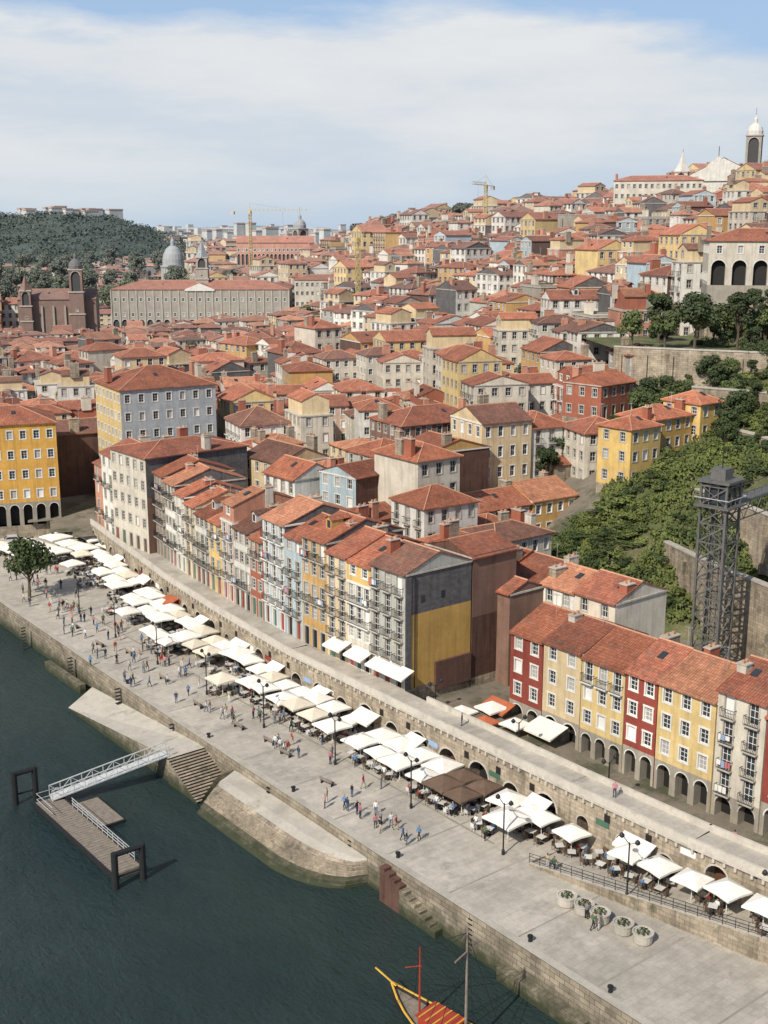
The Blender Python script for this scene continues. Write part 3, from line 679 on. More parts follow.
def sweep(dmin,dmax,cell,sc):
    n=int(1100/cell)
    for i in range(n):
        for j in range(n):
            x=60+i*cell+(cell/2 if j%2 else 0); y=20+j*cell
            x+=R.uniform(-1.5,1.5); y+=R.uniform(-1.5,1.5)
            a,d=pol(x,y)
            if d<dmin or d>=dmax or a<-23 or a>24: continue
            if y<120 and x<124: continue
            if y<207 and x<px(y)+3.4+12.5+6: continue
            if y>=207 and x<100: continue
            if 192<y<=240 and x<102: continue
            if green(x,y) or not free(x,y,3.0*sc): continue
            if a>9.5 and d<200: continue
            if d>820 and a>-7: continue
            if a<-9 and d>640 and R.random()<.45: TREES.append((x,y)); continue
            if R.random()<.05: TREES.append((x,y)); continue
            low=(-19<a<-2.5 and d>385 and d<560) or (a<-9 and d>600)
            me,w,dd,_=R.choice(LOW if low else TPL)
            z=min(tz(x+p_,y+q_) for p_ in(-4,4) for q_ in (-4,4))
            rot=fieldang(x,y)+R.choice([0,90,180,270])+R.uniform(-5,5)
            zs=R.uniform(.88,1.2)*(1+.5*(sc-1))
            if low: zs=.8
            place(me,'townhouse',(x,y,z+R.uniform(-.5,1.5)-(2 if low else 0)),rad(rot),(sc*R.uniform(.9,1.16),sc*R.uniform(.9,1.16),zs))
sweep(110,330,10.4,1.0); sweep(330,620,11.6,1.06); sweep(620,820,15,1.3); sweep(820,1110,20,1.5)
# ------------------------------------------------------------------ vegetation
def leaves(mb,c,r,n,size,mat):
    for _ in range(n):
        while True:
            v=Vector((R.uniform(-1,1),R.uniform(-1,1),R.uniform(-1,1)))
            if .15<v.length<1: break
        v=v*(v.length**-.4)
        if v.length>1.1: v.normalize()
        p=Vector(c)+Vector((v.x*r[0],v.y*r[1],v.z*r[2]))
        nn=(v+Vector((R.uniform(-1,1),R.uniform(-1,1),R.uniform(-.3,1)))*.9).normalized()
        u=nn.orthogonal().normalized(); w=nn.cross(u); a=R.uniform(0,6.3); u,w=u*math.cos(a)+w*math.sin(a),w*math.cos(a)-u*math.sin(a)
        s=size*R.uniform(.6,1.3)
        mb.poly([p-u*s,p-w*s*.6,p+u*s,p+w*s*.6],mat)
def tree(h,cr,mat,n=14,leaf=.3,per=150):
    mb=MB(); th=h*.42
    mb.beam((0,0,-.5),(.1,.05,th*.6),.28,'bark',7,.2); mb.beam((.1,.05,th*.6),(.0,.1,h*.75),.2,'bark',6,.08)
    for i in range(n):
        a=i*2.4+R.uniform(-.4,.4); rr=cr*R.uniform(.25,.8); zz=th+(h-th)*R.uniform(.12,.82)
        rr*=math.sqrt(max(.15,1-((zz-th)/(h-th)*1.05)**2))
        c=(rr*math.cos(a),rr*math.sin(a),zz)
        mb.beam((.1,.05,th*R.uniform(.55,.95)),c,.09,'bark',4,.03)
        q=cr*R.uniform(.28,.46); leaves(mb,c,(q,q,q*.75),per,leaf,mat)
    return mb.mesh('tree')
TM=[tree(8,4,'leaf'),tree(9,4.2,'leafdark',16),tree(7,3.2,'leaf',11),tree(10,3.0,'leafdark',14)]
BM=[]
for mt in ('ivy','leaf','ivy','leafdark'):
    mb=MB(); 
    mb.beam((0,0,-.3),(0,0,1),.08,'bark',5,.03)
    for i in range(6): leaves(mb,(R.uniform(-1.2,1.2),R.uniform(-1.2,1.2),R.uniform(.3,1.3)),(R.uniform(.6,1.1),R.uniform(.6,1.1),R.uniform(.5,.9)),110,.2,mt)
    BM.append(mb.mesh('shrub'))
def put_tree(x,y,z=None,s=1,k=None,name='tree'): place(TM[R.randrange(4) if k is None else k],name,(x,y,(tz(x,y) if z is None else z)-.1),R.uniform(0,6.3),s)
put_tree(72.6,185,4,1.15,1,'plane_tree')
for x,y in TREES: put_tree(x,y,None,R.uniform(.8,1.2)*(1.7 if math.hypot(x,y)>640 else 1))
for i in range(130):
    a=R.uniform(11,20); d=R.uniform(212,262)
    if a>15.5: d=R.uniform(192,262)
    x,y=HP(a,d)
    if not free(x,y,0) : continue
    put_tree(x,y,None,R.uniform(.35,.8))
for i in range(460):
    a=R.uniform(7.2,20); d=R.uniform(167,262) if a>12 else R.uniform(165,192)
    x,y=HP(a,d)
    if not free(x,y,-3): continue
    k=.55 if (a<15.5 and d<205) else 1
    place(BM[R.randrange(4)],'shrub',(x,y,tz(x,y)),R.uniform(0,6),(R.uniform(.7,1.6),R.uniform(.7,1.6),R.uniform(.5,1.4)*k))
for (x,y,s) in ((205,172,1.2),(166,158,1),(160,150,.9),(155,147,.9),(165,172,1.1),(172,180,1),(136,124,.55),(131,127,.6)): put_tree(x,y,None,s)
for (x,y,s) in ((186,155,.9),(190,150,1.1),(194,146,1.2),(198,139,1.2),(204,137,1.1),(206,148,1.0),(198,158,1.1),(203,152,1.0)): put_tree(x,y,40.6,s)
for i in range(40):
    x,y=HP(R.uniform(-1.5,5.5),R.uniform(760,860)); put_tree(x,y,None,R.uniform(1.6,2.4))
mb=MB(); k=0
while k<32000:
    a=R.uniform(7.0,19); d=R.uniform(166,206) if a>10.5 else R.uniform(164,190)
    x,y=HP(a,d)
    if noise.noise(Vector((x*.12,y*.12,3)))<-.2 and a>11: k+=1; continue
    if not free(x,y,-3.5): continue
    k+=1; lump=abs(noise.noise(Vector((x*.16,y*.16,0))))*3.6+abs(noise.noise(Vector((x*.5,y*.5,0))))*1.6
    z=tz(x,y)+lump*(R.random()**.35)
    nn=Vector((R.uniform(-1,.3),R.uniform(-1,.4),R.uniform(.1,1))).normalized(); u=nn.orthogonal().normalized();w=nn.cross(u);s=R.uniform(.14,.36)
    mb.poly([Vector((x,y,z))-u*s,Vector((x,y,z))-w*s*.7,Vector((x,y,z))+u*s,Vector((x,y,z))+w*s*.7],'ivy' if noise.noise(Vector((x*.2,y*.2,9)))>-.15 else 'leaf')
mb.obj('hillside_ivy')
def wall(name,pts,zb,zt,th=.8,mat='stone'):
    mb=MB()
    for (x0,y0),(x1,y1) in zip(pts,pts[1:]):
        L=math.hypot(x1-x0,y1-y0);D=((x1-x0)/L,(y1-y0)/L);Nn=(D[1],-D[0])
        mb.obox((x0,y0),D,Nn,0,L,zb,zt,-th,0,mat); mb.obox((x0,y0),D,Nn,0,L,zt+.003,zt+.25,-th-.1,.12,'trim')
        for q in range(int(L/5)): mb.obox((x0,y0),D,Nn,q*5+1,q*5+1.7,zb,zt-1.2,.002,.5,mat)
    mb.obj(name)
wall('retaining_wall',[(139,108),(135,98),(131,84),(127,66),(126,40)],4,18.5)
wall('retaining_wall',[(150,112),(146,100),(141,88),(138,70)],16,24.5)
wall('retaining_wall',[(168,120),(166,112),(160,100),(152,84)],18,31,1)
wall('retaining_wall',[(178,134),(182,120),(176,104)],28,35.5,1)
wall('terrace_wall',[(182,156),(190,140),(197,128),(196,112)],30,40.8)
wall('terrace_wall',[(365,345),(395,318),(420,300),(440,285)],50,68,2,'granite')
mb=MB(); mb.poly([(182.4,156.4,40.5),(190.4,140.4,40.5),(197.4,128.2,40.5),(230,128,40.5),(225,160,40.5),(196,178,40.5)],'grass'); mb.obj('upper_terrace')
# ------------------------------------------------------------------ lift tower
def lattice(mb,x,y,z0,z1,w,mat,step=3,r=.13,br=.07):
    c=[(x-w/2,y-w/2),(x+w/2,y-w/2),(x+w/2,y+w/2),(x-w/2,y+w/2)]
    for a in c: mb.beam((*a,z0),(*a,z1),r,mat)
    z=z0
    while z<z1-.1:
        zn=min(z1,z+step)
        for i in range(4):
            a,b_=c[i],c[(i+1)%4]
            mb.beam((*a,z),(*b_,zn),br,mat,3); mb.beam((*b_,z),(*a,zn),br,mat,3); mb.beam((*a,zn),(*b_,zn),br*1.2,mat,4)
        z=zn
mb=MB(); lattice(mb,0,0,0,24.5,3.5,'steel',2.4,.2,.09); lattice(mb,0,0,0,24,1.5,'steel',4.8,.1,.03)
mb.box(-2.4,-2.4,21.4,2.4,2.4,21.6,'steel',True); mb.box(-1.45,-1.45,21.6,1.45,1.45,24.3,'glass')
for a in (-1.75,1.75):
    for b_ in (-1.75,-.6,.6,1.75): mb.beam((a,b_,21.6),(a,b_,24.5),.09,'steel'); mb.beam((b_,a,21.6),(b_,a,24.5),.09,'steel')
mb.box(-2.2,-2.2,24.5,2.2,2.2,24.8,'steel',True); mb.box(-1,-1,24.8,1,1,26.2,'steel',True); mb.beam((0,0,26),(0,0,30.5),.06,'iron',4)
for s in (-2.35,2.35):
    mb.beam((s,-2.35,22.6),(s,2.35,22.6),.05,'galv'); mb.beam((-2.35,s,22.6),(2.35,s,22.6),.05,'galv')
mb.box(2.4,-1.2,21.2,40,1.2,21.5,'steel',True)
for s in (-1.2,1.2):
    mb.beam((2.7,s,22.6),(40,s,22.6),.06,'steel'); mb.beam((2.7,s,19.2),(30,s,19.2),.08,'steel')
    for i in range(18): mb.beam((2.7+i*2,s,21.5),(2.7+i*2,s,22.6),.04,'steel'); mb.beam((2.7+i*1.5,s,19.2 if i%2 else 21.2),(4.2+i*1.5,s,21.2 if i%2 else 19.2),.05,'steel',3)
mb.obj('lift_tower',(124,88,8.5),rad(8))
def crane(x,y,z,h,jib,rot,mat='crane'):
    mb=MB(); lattice(mb,0,0,0,h,1.3,mat,3.5,.12,.07); mb.box(-.8,-.8,h,.8,.8,h+1.8,mat,True)
    mb.beam((0,0,h+1.8),(0,0,h+6),.22,mat,4,.08)
    for s in (-.5,.5): mb.beam((-12,s,h+1.5),(jib,s,h+1.5),.1,mat)
    mb.beam((0,0,h+2.8),(jib,0,h+2.5),.09,mat)
    k=0
    while k<jib: mb.beam((k,.5,h+1.5),(k+1.3,0,h+2.7),.06,mat,3); mb.beam((k+1.3,0,h+2.7),(k+2.6,-.5,h+1.5),.06,mat,3); k+=2.6
    mb.beam((0,0,h+5.9),(jib*.65,0,h+2.7),.05,mat,3); mb.beam((0,0,h+5.9),(-11,0,h+1.6),.05,mat,3)
    mb.box(-12,-.8,h-.2,-9.8,.8,h+1.5,'concrete',True); mb.beam((jib*.6,0,h+1.5),(jib*.6,0,h-9),.04,'iron',3)
    mb.obj('tower_crane',(x,y,z),rad(rot))
crane(372,586,28,42,34,-60); crane(388,412,50,30,20,-150); crane(267,349.5,18,40,9,-100)
# ------------------------------------------------------------------ distant hills, bridge
def hill(name,a0,a1,d0,d1,fn,mat,leafn=0,amp=1):
    mb=MB(); na=int((a1-a0)/.3); nd=18
    def P(i,j):
        a=a0+(a1-a0)*i/na; d=d0+(d1-d0)*j/nd; t=j/nd
        x,y=HP(a,d)
        z=5+fn(a)*math.sin(min(1,t*1.35)*math.pi/2)+amp*(7*noise.noise(Vector((x/90,y/90,1)))+4*noise.noise(Vector((x/22,y/22,5))))
        return (x,y,max(0,z))
    for i in range(na):
        for j in range(nd): mb.poly([P(i,j),P(i,j+1),P(i+1,j+1),P(i+1,j)],mat)
    for _ in range(leafn):
        i=R.uniform(0,na);j=R.uniform(0,nd)**1; x,y,z=P(i,j); leaves(mb,(x,y,z+1),(7,7,4.5),9,1.7,R.choice(['farleaf','farleaf','farleaf2']))
    return mb.obj(name)
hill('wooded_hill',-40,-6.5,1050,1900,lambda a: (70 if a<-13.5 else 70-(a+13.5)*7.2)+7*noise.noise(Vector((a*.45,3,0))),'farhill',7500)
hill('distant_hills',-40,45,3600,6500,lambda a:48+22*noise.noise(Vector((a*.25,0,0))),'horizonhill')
mb=MB()
for i in range(460):
    a=R.uniform(-10.5,3.5); d=R.uniform(1500,3300); x,y=HP(a,d)
    w=R.uniform(6,20);l=R.uniform(8,14);h=(R.uniform(6,26) if R.random()<.88 else R.uniform(26,40)); z=26
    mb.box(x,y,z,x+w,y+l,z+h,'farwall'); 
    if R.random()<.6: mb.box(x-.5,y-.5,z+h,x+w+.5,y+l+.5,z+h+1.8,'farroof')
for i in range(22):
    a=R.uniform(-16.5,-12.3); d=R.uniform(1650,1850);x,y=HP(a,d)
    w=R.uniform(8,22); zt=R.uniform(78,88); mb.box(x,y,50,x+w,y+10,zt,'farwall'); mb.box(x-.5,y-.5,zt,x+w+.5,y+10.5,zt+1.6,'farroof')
mb.obj('distant_suburb')
mb=MB()
x0,y0=HP(-9.5,2300);x1,y1=HP(-2.5,2300)
mb.beam((x0,y0,58),(x1,y1,58),1.8,'farwall')
pr=None
for i in range(25):
    t=i/24; x,y=x0+(x1-x0)*t,y0+(y1-y0)*t; za=5+50*(1-(2*t-1)**2)
    if pr: mb.beam(pr,(x,y,za),2.2,'farwall')
    mb.beam((x,y,za),(x,y,58),.8,'farwall'); pr=(x,y,za)
mb.obj('arch_bridge')
# ------------------------------------------------------------------ quay furniture
def parasol(r,mat):
    mb=MB(); mb.beam((0,0,0),(0,0,2.9),.04,'sash',6); mb.box(-.35,-.35,0,.35,.35,.12,'trim')
    c=[(-r,-r),(r,-r),(r,r),(-r,r)]
    for i in range(4):
        a,b_=c[i],c[(i+1)%4]; m_=((a[0]+b_[0])/2*.97,(a[1]+b_[1])/2*.97)
        mb.poly([(*a,2.3),(*m_,2.36),(0,0,3.1)],mat); mb.poly([(*m_,2.36),(*b_,2.3),(0,0,3.1)],mat)
        mb.poly([(*a,2.1),(*m_,2.16),(*m_,2.36),(*a,2.3)],mat); mb.poly([(*m_,2.16),(*b_,2.1),(*b_,2.3),(*m_,2.36)],mat)
        mb.beam((0,0,2.5),(a[0]*.95,a[1]*.95,2.3),.02,'wood',3)
    return mb.mesh('parasol')
PW=[parasol(1.45,'canvas'),parasol(1.75,'canvas'),parasol(1.55,'canvasd'),parasol(1.4,'canvasr'),parasol(1.55,'canvasc'),parasol(2.2,'canvas')]
def chair(mat='wicker'):
    mb=MB()
    for a in (-.2,.2):
        for b_ in (-.2,.2): mb.box(a-.02,b_-.02,0,a+.02,b_+.02,.44,mat)
    mb.box(-.24,-.24,.43,.24,.24,.48,mat,True); mb.box(-.24,.2,.48,.24,.25,.9,mat); mb.box(-.26,-.2,.64,-.22,.22,.67,mat,True); mb.box(.22,-.2,.64,.26,.22,.67,mat,True)
    return mb
CH=[chair().mesh('cafe_chair'),chair('plasticw').mesh('cafe_chair'),chair('iron').mesh('cafe_chair')]
mb=MB(); mb.beam((0,0,0),(0,0,.72),.04,'iron',6); mb.box(-.25,-.25,0,.25,.25,.04,'iron'); mb.box(-.4,-.4,.72,.4,.4,.76,'plasticw',True); TB=mb.mesh('cafe_table')
mb=MB(); mb.box(-.9,-.25,.42,.9,.2,.48,'wood',True); mb.box(-.9,.2,.55,.9,.25,.85,'wood',True)
for a in (-.75,.75): mb.box(a-.05,-.2,0,a+.05,.18,.42,'iron'); mb.box(a-.03,.17,.42,a+.03,.21,.85,'iron')
BEN=mb.mesh('park_bench')
mb=MB(); mb.rings(0,0,[(.16,0),(.16,.5),(.08,.6),(.07,5.4),(.05,5.5)],'iron',8)
mb.beam((0,0,5.3),(-.9,0,5.9),.04,'iron',4); mb.beam((0,0,5.3),(.9,0,5.9),.04,'iron',4)
for s in (-.9,.9): mb.rings(s,0,[(.08,6.1),(.22,5.95),(.26,5.75),(.1,5.6)],'iron',8); mb.rings(s,0,[(.18,5.74),(.12,5.62),(0,5.55)],'plasticw',8)
LAMP=mb.mesh('street_lamp')
for x,y,z in ((74,116.3,4),(74.7,102.5,4),(74.7,89,4),(75.6,76,4),(78.0,62.5,4.8),(80.6,49.5,6),(74,130,4),(74.3,144,4),(74.8,158,4),(75.5,172,4)): place(LAMP,'street_lamp',(x,y,z),rad(90))
for y in (97,84,111): place(LAMP,'street_lamp',(88.5,y-10,5.25),0)
def car(paint,l=4.2,h=1.45):
    mb=MB(); w=.86
    P=[(-l/2,.35),(-l/2,.8),(-l*.33,.9),(-l*.2,h),(l*.25,h),(l*.38,.95),(l/2,.85),(l/2,.35)]
    mb.poly([(x,-w,z) for x,z in P],paint); mb.poly([(x,w,z) for x,z in P][::-1],paint)
    for (xa,za),(xb,zb) in zip(P,P[1:]+P[:1]): mb.poly([(xa,-w,za),(xa,w,za),(xb,w,zb),(xb,-w,zb)],'glass' if (za-.9)*(zb-.9)<=.03 and abs(za-zb)>.3 and xa>-l*.4 and xa<l*.4 else paint)
    for s in (-1,1):
        mb.poly([(-l*.27,s*(w+.01),.95),(l*.3,s*(w+.01),.95),(l*.22,s*(w+.01),h-.1),(-l*.18,s*(w+.01),h-.1)],'glass')
        for x in (-l*.3,l*.3): mb.beam((x,s*(w-.15),.32),(x,s*(w+.03),.32),.32,'iron',12); mb.beam((x,s*w,.32),(x,s*(w+.05),.32),.17,'galv',8)
    return mb
car('caryellow',5.2,2.1).obj('minibus',(80,215,4.01),rad(100)); car('carpaint').obj('parked_car',(84,221,4.01),rad(-20)); car('blackhull').obj('parked_car',(77,219,4.01),rad(70))
# people
SK={'skin':(.42,.26,.19),'hair':(.035,.025,.02),'hair2':(.16,.10,.05),'navy':(.03,.04,.08),'jean':(.07,.10,.17),'blk':(.02,.02,.022),'wht':(.6,.6,.6),'redc':(.35,.04,.04),'bei':(.35,.29,.2),'grn':(.08,.13,.07),'blu':(.08,.2,.4),'gry':(.18,.18,.19),'pnk':(.45,.18,.2)}
for k_,c in SK.items(): pmat('c_'+k_,c,.1,3,0,bmp=0,objr=.2)
def person(pose,shirt,legs,hair,female):
    s=.94 if female else 1.0
    J={'pel':(0,0,.95),'bel':(0,0,1.1),'che':(0,0,1.32),'nec':(0,.0,1.47),'hd1':(0,-.02,1.56),'hd2':(0,-.01,1.65),'hd3':(0,0,1.72)}
    dz=-.45 if pose=='sit' else 0
    for sd in (-1,1):
        t='L' if sd<0 else 'R'
        if pose=='walk': J['hip'+t]=(.09*sd,0,.9); J['kne'+t]=(.1*sd,-.16*sd-.06,.5); J['ank'+t]=(.1*sd,-.22*sd+.08,.09); J['toe'+t]=(.11*sd,-.22*sd-.08,.04)
        elif pose=='sit': J['hip'+t]=(.1*sd,0,.92); J['kne'+t]=(.12*sd,-.42,.95); J['ank'+t]=(.12*sd,-.45,.53); J['toe'+t]=(.12*sd,-.6,.49)
        else: J['hip'+t]=(.09*sd,0,.9); J['kne'+t]=(.1*sd,-.02,.5); J['ank'+t]=(.11*sd,.02,.09); J['toe'+t]=(.12*sd,-.14,.04)
        J['sho'+t]=(.18*sd,0,1.4)
        if pose=='sit': J['elb'+t]=(.24*sd,-.08,1.14); J['wri'+t]=(.16*sd,-.3,1.12); J['han'+t]=(.13*sd,-.38,1.12)
        elif pose=='walk': J['elb'+t]=(.24*sd,.12*sd,1.13); J['wri'+t]=(.25*sd,.1*sd-.12,.92); J['han'+t]=(.25*sd,.1*sd-.17,.84)
        elif pose=='point' and sd>0: J['elb'+t]=(.26,-.2,1.25); J['wri'+t]=(.2,-.42,1.4); J['han'+t]=(.18,-.5,1.44)
        else: J['elb'+t]=(.25*sd,.03,1.13); J['wri'+t]=(.26*sd,-.04,.9); J['han'+t]=(.25*sd,-.06,.81)
    E=[('pel','bel'),('bel','che'),('che','nec'),('nec','hd1'),('hd1','hd2'),('hd2','hd3')]
    for t in 'LR': E+=[('pel','hip'+t),('hip'+t,'kne'+t),('kne'+t,'ank'+t),('ank'+t,'toe'+t),('che','sho'+t),('sho'+t,'elb'+t),('elb'+t,'wri'+t),('wri'+t,'han'+t)]
    RR={'pel':.145,'bel':.13,'che':.15,'nec':.055,'hd1':.075,'hd2':.10,'hd3':.07,'hip':.095,'kne':.062,'ank':.042,'toe':.04,'sho':.065,'elb':.045,'wri':.03,'han':.036}
    ks=list(J); me=bpy.data.meshes.new('p'); me.from_pydata([(x*s,y*s,(z+dz)*s) for x,y,z in J.values()],[(ks.index(a),ks.index(b_)) for a,b_ in E],[])
    o=bpy.data.objects.new('p',me); COL.objects.link(o)
    o.modifiers.new('s','SKIN'); o.modifiers.new('u','SUBSURF').levels=1
    for i,k_ in enumerate(ks):
        r_=RR.get(k_,RR.get(k_[:3])); me.skin_vertices[0].data[i].radius=(r_,r_*.8 if k_ in('che','bel','pel') else r_); me.skin_vertices[0].data[i].use_root=(k_=='pel')
    dg=bpy.context.evaluated_depsgraph_get(); nm=bpy.data.meshes.new_from_object(o.evaluated_get(dg)); bpy.data.objects.remove(o)
    nm.name='pedestrian'; nm.materials.clear()
    for c in ('skin',shirt,legs,hair,'blk'): nm.materials.append(MATS['c_'+c])
    def sg(a,b_):
        return Vector([q*s if i<2 else (q+dz)*s for i,q in enumerate(J[a])]),Vector([q*s if i<2 else (q+dz)*s for i,q in enumerate(J[b_])])
    segs=[(sg(a,b_),0 if a in('nec','hd1','hd2') or a[:3]=='wri' else (4 if a[:3]=='ank' else (2 if a[:3] in('hip','kne') or b_[:3]=='hip' else 1))) for a,b_ in E]
    for p in nm.polygons:
        c=p.center; best=9;mi=1
        for (a,b_),k_ in segs:
            ab=b_-a; t=max(0,min(1,(c-a).dot(ab)/ab.dot(ab))); d_=(a+ab*t-c).length
            if d_<best: best=d_;mi=k_
        if c.z>(1.50+dz)*s and (c.y>.02 or c.z>(1.68+dz)*s): mi=3
        p.material_index=mi; p.use_smooth=True
    return nm
PE=[]
cl=['navy','wht','redc','blk','bei','grn','blu','gry','pnk','wht','blk','gry']; lg=['jean','blk','bei','jean','navy','gry','blk','jean','wht','jean','bei','blk']
for i in range(12): PE.append(person(['stand','walk','walk','point'][i%4],cl[i],lg[(i*5)%12],['hair','hair2'][i%2],i%3==0))
PS=[person('sit',cl[(i*5+1)%12],lg[(i*7)%12],['hair','hair2'][i%2],i%2==0) for i in range(6)]
def group(x,y,n,r=1.5,z=4):
    for _ in range(n): place(R.choice(PE),'pedestrian',(x+R.gauss(0,r*.6),y+R.gauss(0,r),z),R.uniform(0,6.3),R.uniform(.95,1.05))
for x,y,n,r in ((70,89,7,1.5),(69,93,5,1.5),(70.2,83.5,3,.7),(73,111,6,2),(71,122,5,2),(72,134,6,3),(70,150,8,4),(72,160,10,4),(73,172,14,4),(76,183,12,5),(73,62.5,3,.6),(75,95,4,3),(74,103,4,3),(71,141,6,4),(80,197,8,4),(76,205,8,5),(77.2,71,2,.8)): group(x,y,n,r)
for y in range(80,200,4):
    if R.random()<.8: group(R.uniform(74.5,77),y,R.choice([1,2,2,3]),1.2)
for y in (92,70): group(px(y)+1.7,y,1,.3,9.5)
for y in range(60,96,5): group(91.5,y,1,1.3,5.26)
def cafe(x,y,z,k=None,par=True,kc=None):
    kk=R.choice([0,0,0,1,1,1,4]) if k is None else k
    if par: place(PW[kk],'parasol',(x,y,z+R.uniform(-.1,.15)),R.uniform(-.14,.14),R.uniform(.92,1.08))
    for dx,dy in ((-.8,-.8),(.8,-.7),(-.8,.8),(.8,.8)):
        if R.random()<.25: continue
        tx,ty=x+dx,y+dy; place(TB,'cafe_table',(tx,ty,z),R.uniform(0,1))
        for a in (0,math.pi/2,math.pi,-math.pi/2):
            if R.random()<.35: continue
            cx,cy=tx+.62*math.sin(a),ty-.62*math.cos(a)
            place(CH[R.choice([0,0,1,2]) if kc is None else kc],'cafe_chair',(cx,cy,z),a+math.pi)
            if R.random()<.28: place(R.choice(PS),'seated_person',(cx,cy,z),a+math.pi)
y=196
while y>77:
    dk=82<y<91
    if 104<y<107 or 119<y<122 or 170<y<172.5: y-=3; continue
    cafe(px(y)-2.0,y,4,2 if dk else None)
    cafe(px(y)-5.0,y+R.uniform(-.7,.7),4,2 if dk else None,par=R.random()<.8)
    if y>125 and R.random()<.4: cafe(px(y)-8.0,y,4,None,par=R.random()<.35)
    y-=R.uniform(3.1,3.9)
for y in (76,72,68.4,65,61.5,58,54.5,51):
    cafe(px(y)-2.1,y,4+max(0,(73-y)*.088),0,par=y!=68.4,kc=0)
for i in range(5):
    for j in range(3): cafe(78+i*5-j*.5+2,203+j*4.9-i*.8,4.02,5,par=True)
for (x,y) in ((91,99),(94,97),(91,95),(93,92)): cafe(x,y,5.27,R.choice([0,0,3]))
def awning(x,y,z,w,d,mat='canvas',rot=-90):
    mb=MB(); mb.poly([(0,0,z),(w,0,z),(w,-d,z-.7),(0,-d,z-.7)][::-1],mat); mb.poly([(0,-d,z-.95),(w,-d,z-.95),(w,-d,z-.7),(0,-d,z-.7)],mat)
    mb.poly([(0,0,z),(0,-d,z-.7),(0,-d,z-.95)],mat);mb.poly([(w,0,z),(w,-d,z-.95),(w,-d,z-.7)],mat)
    for a in (0.05,w-.05): mb.beam((a,0,z-.9),(a,-d,z-.75),.03,'iron',4)
    mb.obj('shop_awning',(x,y,0),rad(rot))
for i,y in enumerate((190,176,163,151,139,128,117,108,98.5,79,67)): awning(px(y)-.38,y,7.3 if y>74 else 8.0,R.uniform(2.6,4),R.uniform(1.5,2.4),'canvasr' if i==2 else 'canvas')
for y in (118.5,114,109.5,106): awning(px(y)+3.3,y,12.6,3.6,2.0)
awning(96,99,8.2,4,2.2,'canvasr'); awning(96,91,8.2,4.5,3)
for (x,y,r_) in ((72,112,.1),(71.6,108,.1),(71.5,118,.1),(71,127,0),(72,138,0),(71,99,.2),(71.3,156,.1),(72,166,0),(73,150,0)): place(BEN,'park_bench',(x,y,4),rad(90)+r_)
mb=MB(); mb.rings(0,0,[(.72,0),(.85,.15),(.88,.85),(.95,.9),(.95,1.0),(.8,1.0),(.78,.9),(0,.9)],'concrete',18); leaves(mb,(0,0,1.0),(.6,.6,.18),90,.12,'leafdark'); TUB=mb.mesh('planter_tub')
for x,y in ((73.9,66),(74.1,64.1),(74.2,62.3),(74.5,59.9),(74.7,57.9)): place(TUB,'planter_tub',(x,y,4))
mb=MB()
for x,y in ((67.2,100),(67.2,118),(67.2,82),(67.2,64),(67.6,140),(67.2,55)): 
    mb.rings(x,y,[(.2,4.0),(.16,4.35),(.26,4.42),(.26,4.55),(0,4.6)],'iron',10)
mb.obj('mooring_bollards')
mb=MB(); mb.box(46.6,101.8,-.5,49.6,121.6,.55,'wood'); 
for i in range(39): mb.box(46.7,101.9+i*.505,.553,49.5,101.9+i*.505+.44,.59,'wood')
mb.box(46.4,101.6,.1,46.597,121.7,.65,'iron');mb.box(49.603,101.6,.1,49.8,121.7,.65,'iron'); mb.box(49.803,112,-.3,53,119,.35,'iron'); mb.box(50,112.2,.353,52.9,118.8,.4,'wood')
for z in (1.0,1.35,1.7): mb.beam((49.5,103,z),(49.5,118,z),.04,'galv')
for i in range(13): mb.beam((49.5,103+i*1.23,.6),(49.5,103+i*1.23,1.7),.04,'galv')
for z in (1.0,1.7): mb.beam((46.8,117,z),(46.8,121.4,z),.035,'galv'); mb.beam((46.8,121.4,z),(49.4,121.4,z),.035,'galv')
mb.obj('floating_pontoon')
def portal(x0,x1,y):
    mb=MB()
    for x in (x0,x1): mb.beam((x,y,-3),(x,y,3.9),.34,'iron',10)
    mb.beam((x0-.2,y,3.7),(x1+.2,y,3.7),.3,'iron',8); mb.beam((x0,y,1.2),(x1,y,1.2),.12,'iron',6)
    mb.obj('mooring_piles')
portal(45.2,47.6,123.6); portal(46.0,49.0,100.2)
mb=MB(); a=Vector((48.4,121.2,.8)); b_=Vector((61.9,118.6,3.3)); d=(b_-a); sdv=d.cross(Vector((0,0,1))).normalized()*.75
mb.poly([a-sdv,b_-sdv,b_+sdv,a+sdv],'galv'); mb.poly([a-sdv-Vector((0,0,.15)),a+sdv-Vector((0,0,.15)),b_+sdv-Vector((0,0,.15)),b_-sdv-Vector((0,0,.15))],'galv')
up=Vector((0,0,1.15)); n=11
for s in (-1,1):
    mb.beam(a+sdv*s+up,b_+sdv*s+up,.07,'galv'); mb.beam(a+sdv*s,b_+sdv*s,.09,'galv')
    for i in range(n+1):
        p=a+d*i/n+sdv*s; mb.beam(p,p+up,.045,'galv')
        if i<n: q=a+d*(i+1)/n+sdv*s; mb.beam(p if i%2 else p+up,q+up if i%2 else q,.04,'galv')
mb.obj('gangway')
mb=MB(); S=[]
for i in range(15):
    t=i/14*2-1; w=1.9*(1-abs(t)**2.6)+.05; zt=1.0+1.5*abs(t)**3; zb=-.3+1.2*abs(t)**4
    S.append([(-w,t*8.5,zt),(-w*.8,t*8.5,(zt+zb)/2),(-w*.35,t*8.5,zb),(w*.35,t*8.5,zb),(w*.8,t*8.5,(zt+zb)/2),(w,t*8.5,zt)])
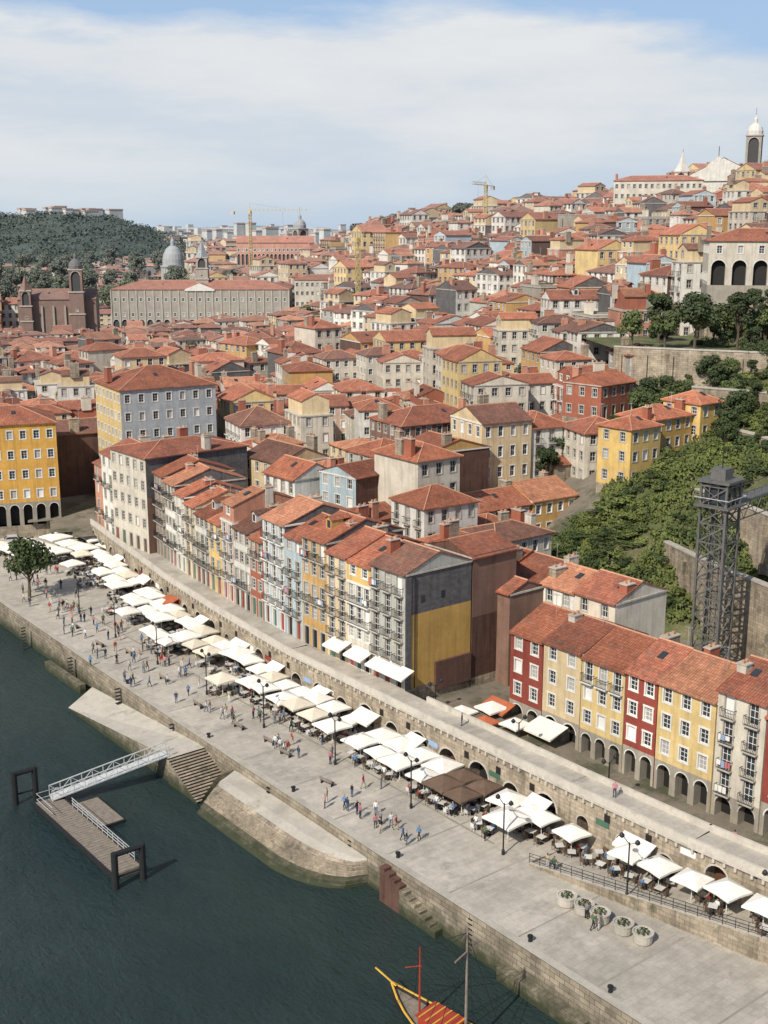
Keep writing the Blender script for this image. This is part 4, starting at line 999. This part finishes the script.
for A,B in zip(S,S[1:]):
    for k in range(5): mb.poly([A[k],A[k+1],B[k+1],B[k]],'blackhull')
    mb.poly([(A[0][0]*.93,A[0][1],A[0][2]-.35),(B[0][0]*.93,B[0][1],B[0][2]-.35),(B[5][0]*.93,B[5][1],B[5][2]-.35),(A[5][0]*.93,A[5][1],A[5][2]-.35)][::-1],'wood')
    for k in (0,5): mb.beam(A[k],B[k],.09,'boatyel',5)
mb.box(-1.1,1.6,.7,1.1,4.6,1.8,'boatred'); mb.box(-1.25,1.4,1.8,1.25,4.8,1.9,'boatred',True); mb.box(-.5,-4,.8,.5,-2,1.3,'wood')
for i in range(5): mb.box(-1.25,1.5+i*.7,1.902,1.25,1.62+i*.7,1.95,'boatyel')
mb.beam((0,.5,.3),(0,.5,11),.14,'wood',8,.07); mb.beam((-1.6,.4,8.9),(1.6,.6,9.2),.07,'wood',6)
mb.beam((0,5.4,1),(0,5.4,7.2),.11,'boatred',6,.06); mb.beam((0,5.2,5.6),(.2,7.2,4.4),.05,'boatred',5)
for q in ((-1.8,2,1.2),(1.8,2,1.2),(0,8.2,2.4),(-1.8,-2,1.2),(1.8,-2,1.2),(0,5.4,7.1),(-1.8,3.4,1.2),(1.8,3.4,1.2)): mb.beam((0,.5,10.7),q,.03,'iron',3)
for q in ((-1.2,7,1.6),(1.2,7,1.6)): mb.beam((0,5.4,7),q,.025,'iron',3)
for i in range(6): mb.rings(-.8+(i%3)*.8,-1.2+(i//3)*.9,[(.25,.75),(.36,1.1),(.25,1.5),(0,1.5)],'wood',10)
mb.beam((0,8,2.4),(-.2,10.2,3.2),.08,'boatyel',5); mb.beam((0,5.4,7),(-.2,10.1,3.2),.02,'iron',3)
mb.obj('rabelo_boat',(56.8,60.2,0),rad(8))
# ------------------------------------------------------------------ light, sky, camera
sd=Vector((-.68,-.20,.64)).normalized()
L=bpy.data.lights.new('sun','SUN'); L.energy=4.8; L.angle=rad(.6); L.color=(1,.925,.80)
o=bpy.data.objects.new('sun',L); COL.objects.link(o); o.rotation_euler=(-sd).to_track_quat('-Z','Y').to_euler()
w=bpy.data.worlds.new('World'); SC.world=w; w.use_nodes=True; nt=w.node_tree; bg=nt.nodes['Background']
sk=N(nt,'ShaderNodeTexSky',sky_type='NISHITA'); sk.sun_disc=False; sk.sun_elevation=math.asin(sd.z); sk.sun_rotation=math.atan2(sd.x,sd.y); sk.air_density=1.; sk.dust_density=1.5
tc=N(nt,'ShaderNodeTexCoord'); sx=N(nt,'ShaderNodeSeparateXYZ'); nt.links.new(tc.outputs['Generated'],sx.inputs[0])
mp=N(nt,'ShaderNodeMapping'); nt.links.new(tc.outputs['Generated'],mp.inputs[0]); mp.inputs['Scale'].default_value=(1,1,4.5)
n1=noi(nt,mp.outputs[0],3.2,8,.55)
el=math_(nt,'ADD',sx.outputs[2],mapr(nt,n1,.3,.7,.035,-.035))
band=math_(nt,'MULTIPLY',mapr(nt,sx.outputs[2],-.02,.06,.5,1),mapr(nt,el,.125,.160,1,.0))
cl_=math_(nt,'ADD',math_(nt,'MULTIPLY',band,.95),mapr(nt,n1,.45,.68,-.1,.3),True)
cl_=math_(nt,'MULTIPLY',cl_,mapr(nt,sx.outputs[2],.3,.6,1,.3))
cc=mixc(nt,mapr(nt,n1,.36,.64,0,1),(6.3,6.9,7.5),(7.8,8.0,8.2))
base=mixc(nt,mapr(nt,sx.outputs[2],.12,.5,.8,.1),sk.outputs[0],(4.1,5.9,8.6))
hz=mixc(nt,mapr(nt,sx.outputs[2],0,.07,1,0),cc,(6.2,7.0,7.6))
mx=mixc(nt,cl_,base,hz); nt.links.new(mx,bg.inputs[0]); bg.inputs[1].default_value=.10
cam=bpy.data.cameras.new('camera'); cam.sensor_fit='VERTICAL'; cam.sensor_height=24; cam.lens=28.125; cam.clip_end=20000; cam.clip_start=.5
co=bpy.data.objects.new('camera',cam); COL.objects.link(co); co.location=(0,0,64); co.rotation_euler=(rad(90-13.45),0,rad(-38.6)); SC.camera=co
SC.view_settings.view_transform='Standard'; SC.view_settings.look='None'; SC.view_settings.exposure=0
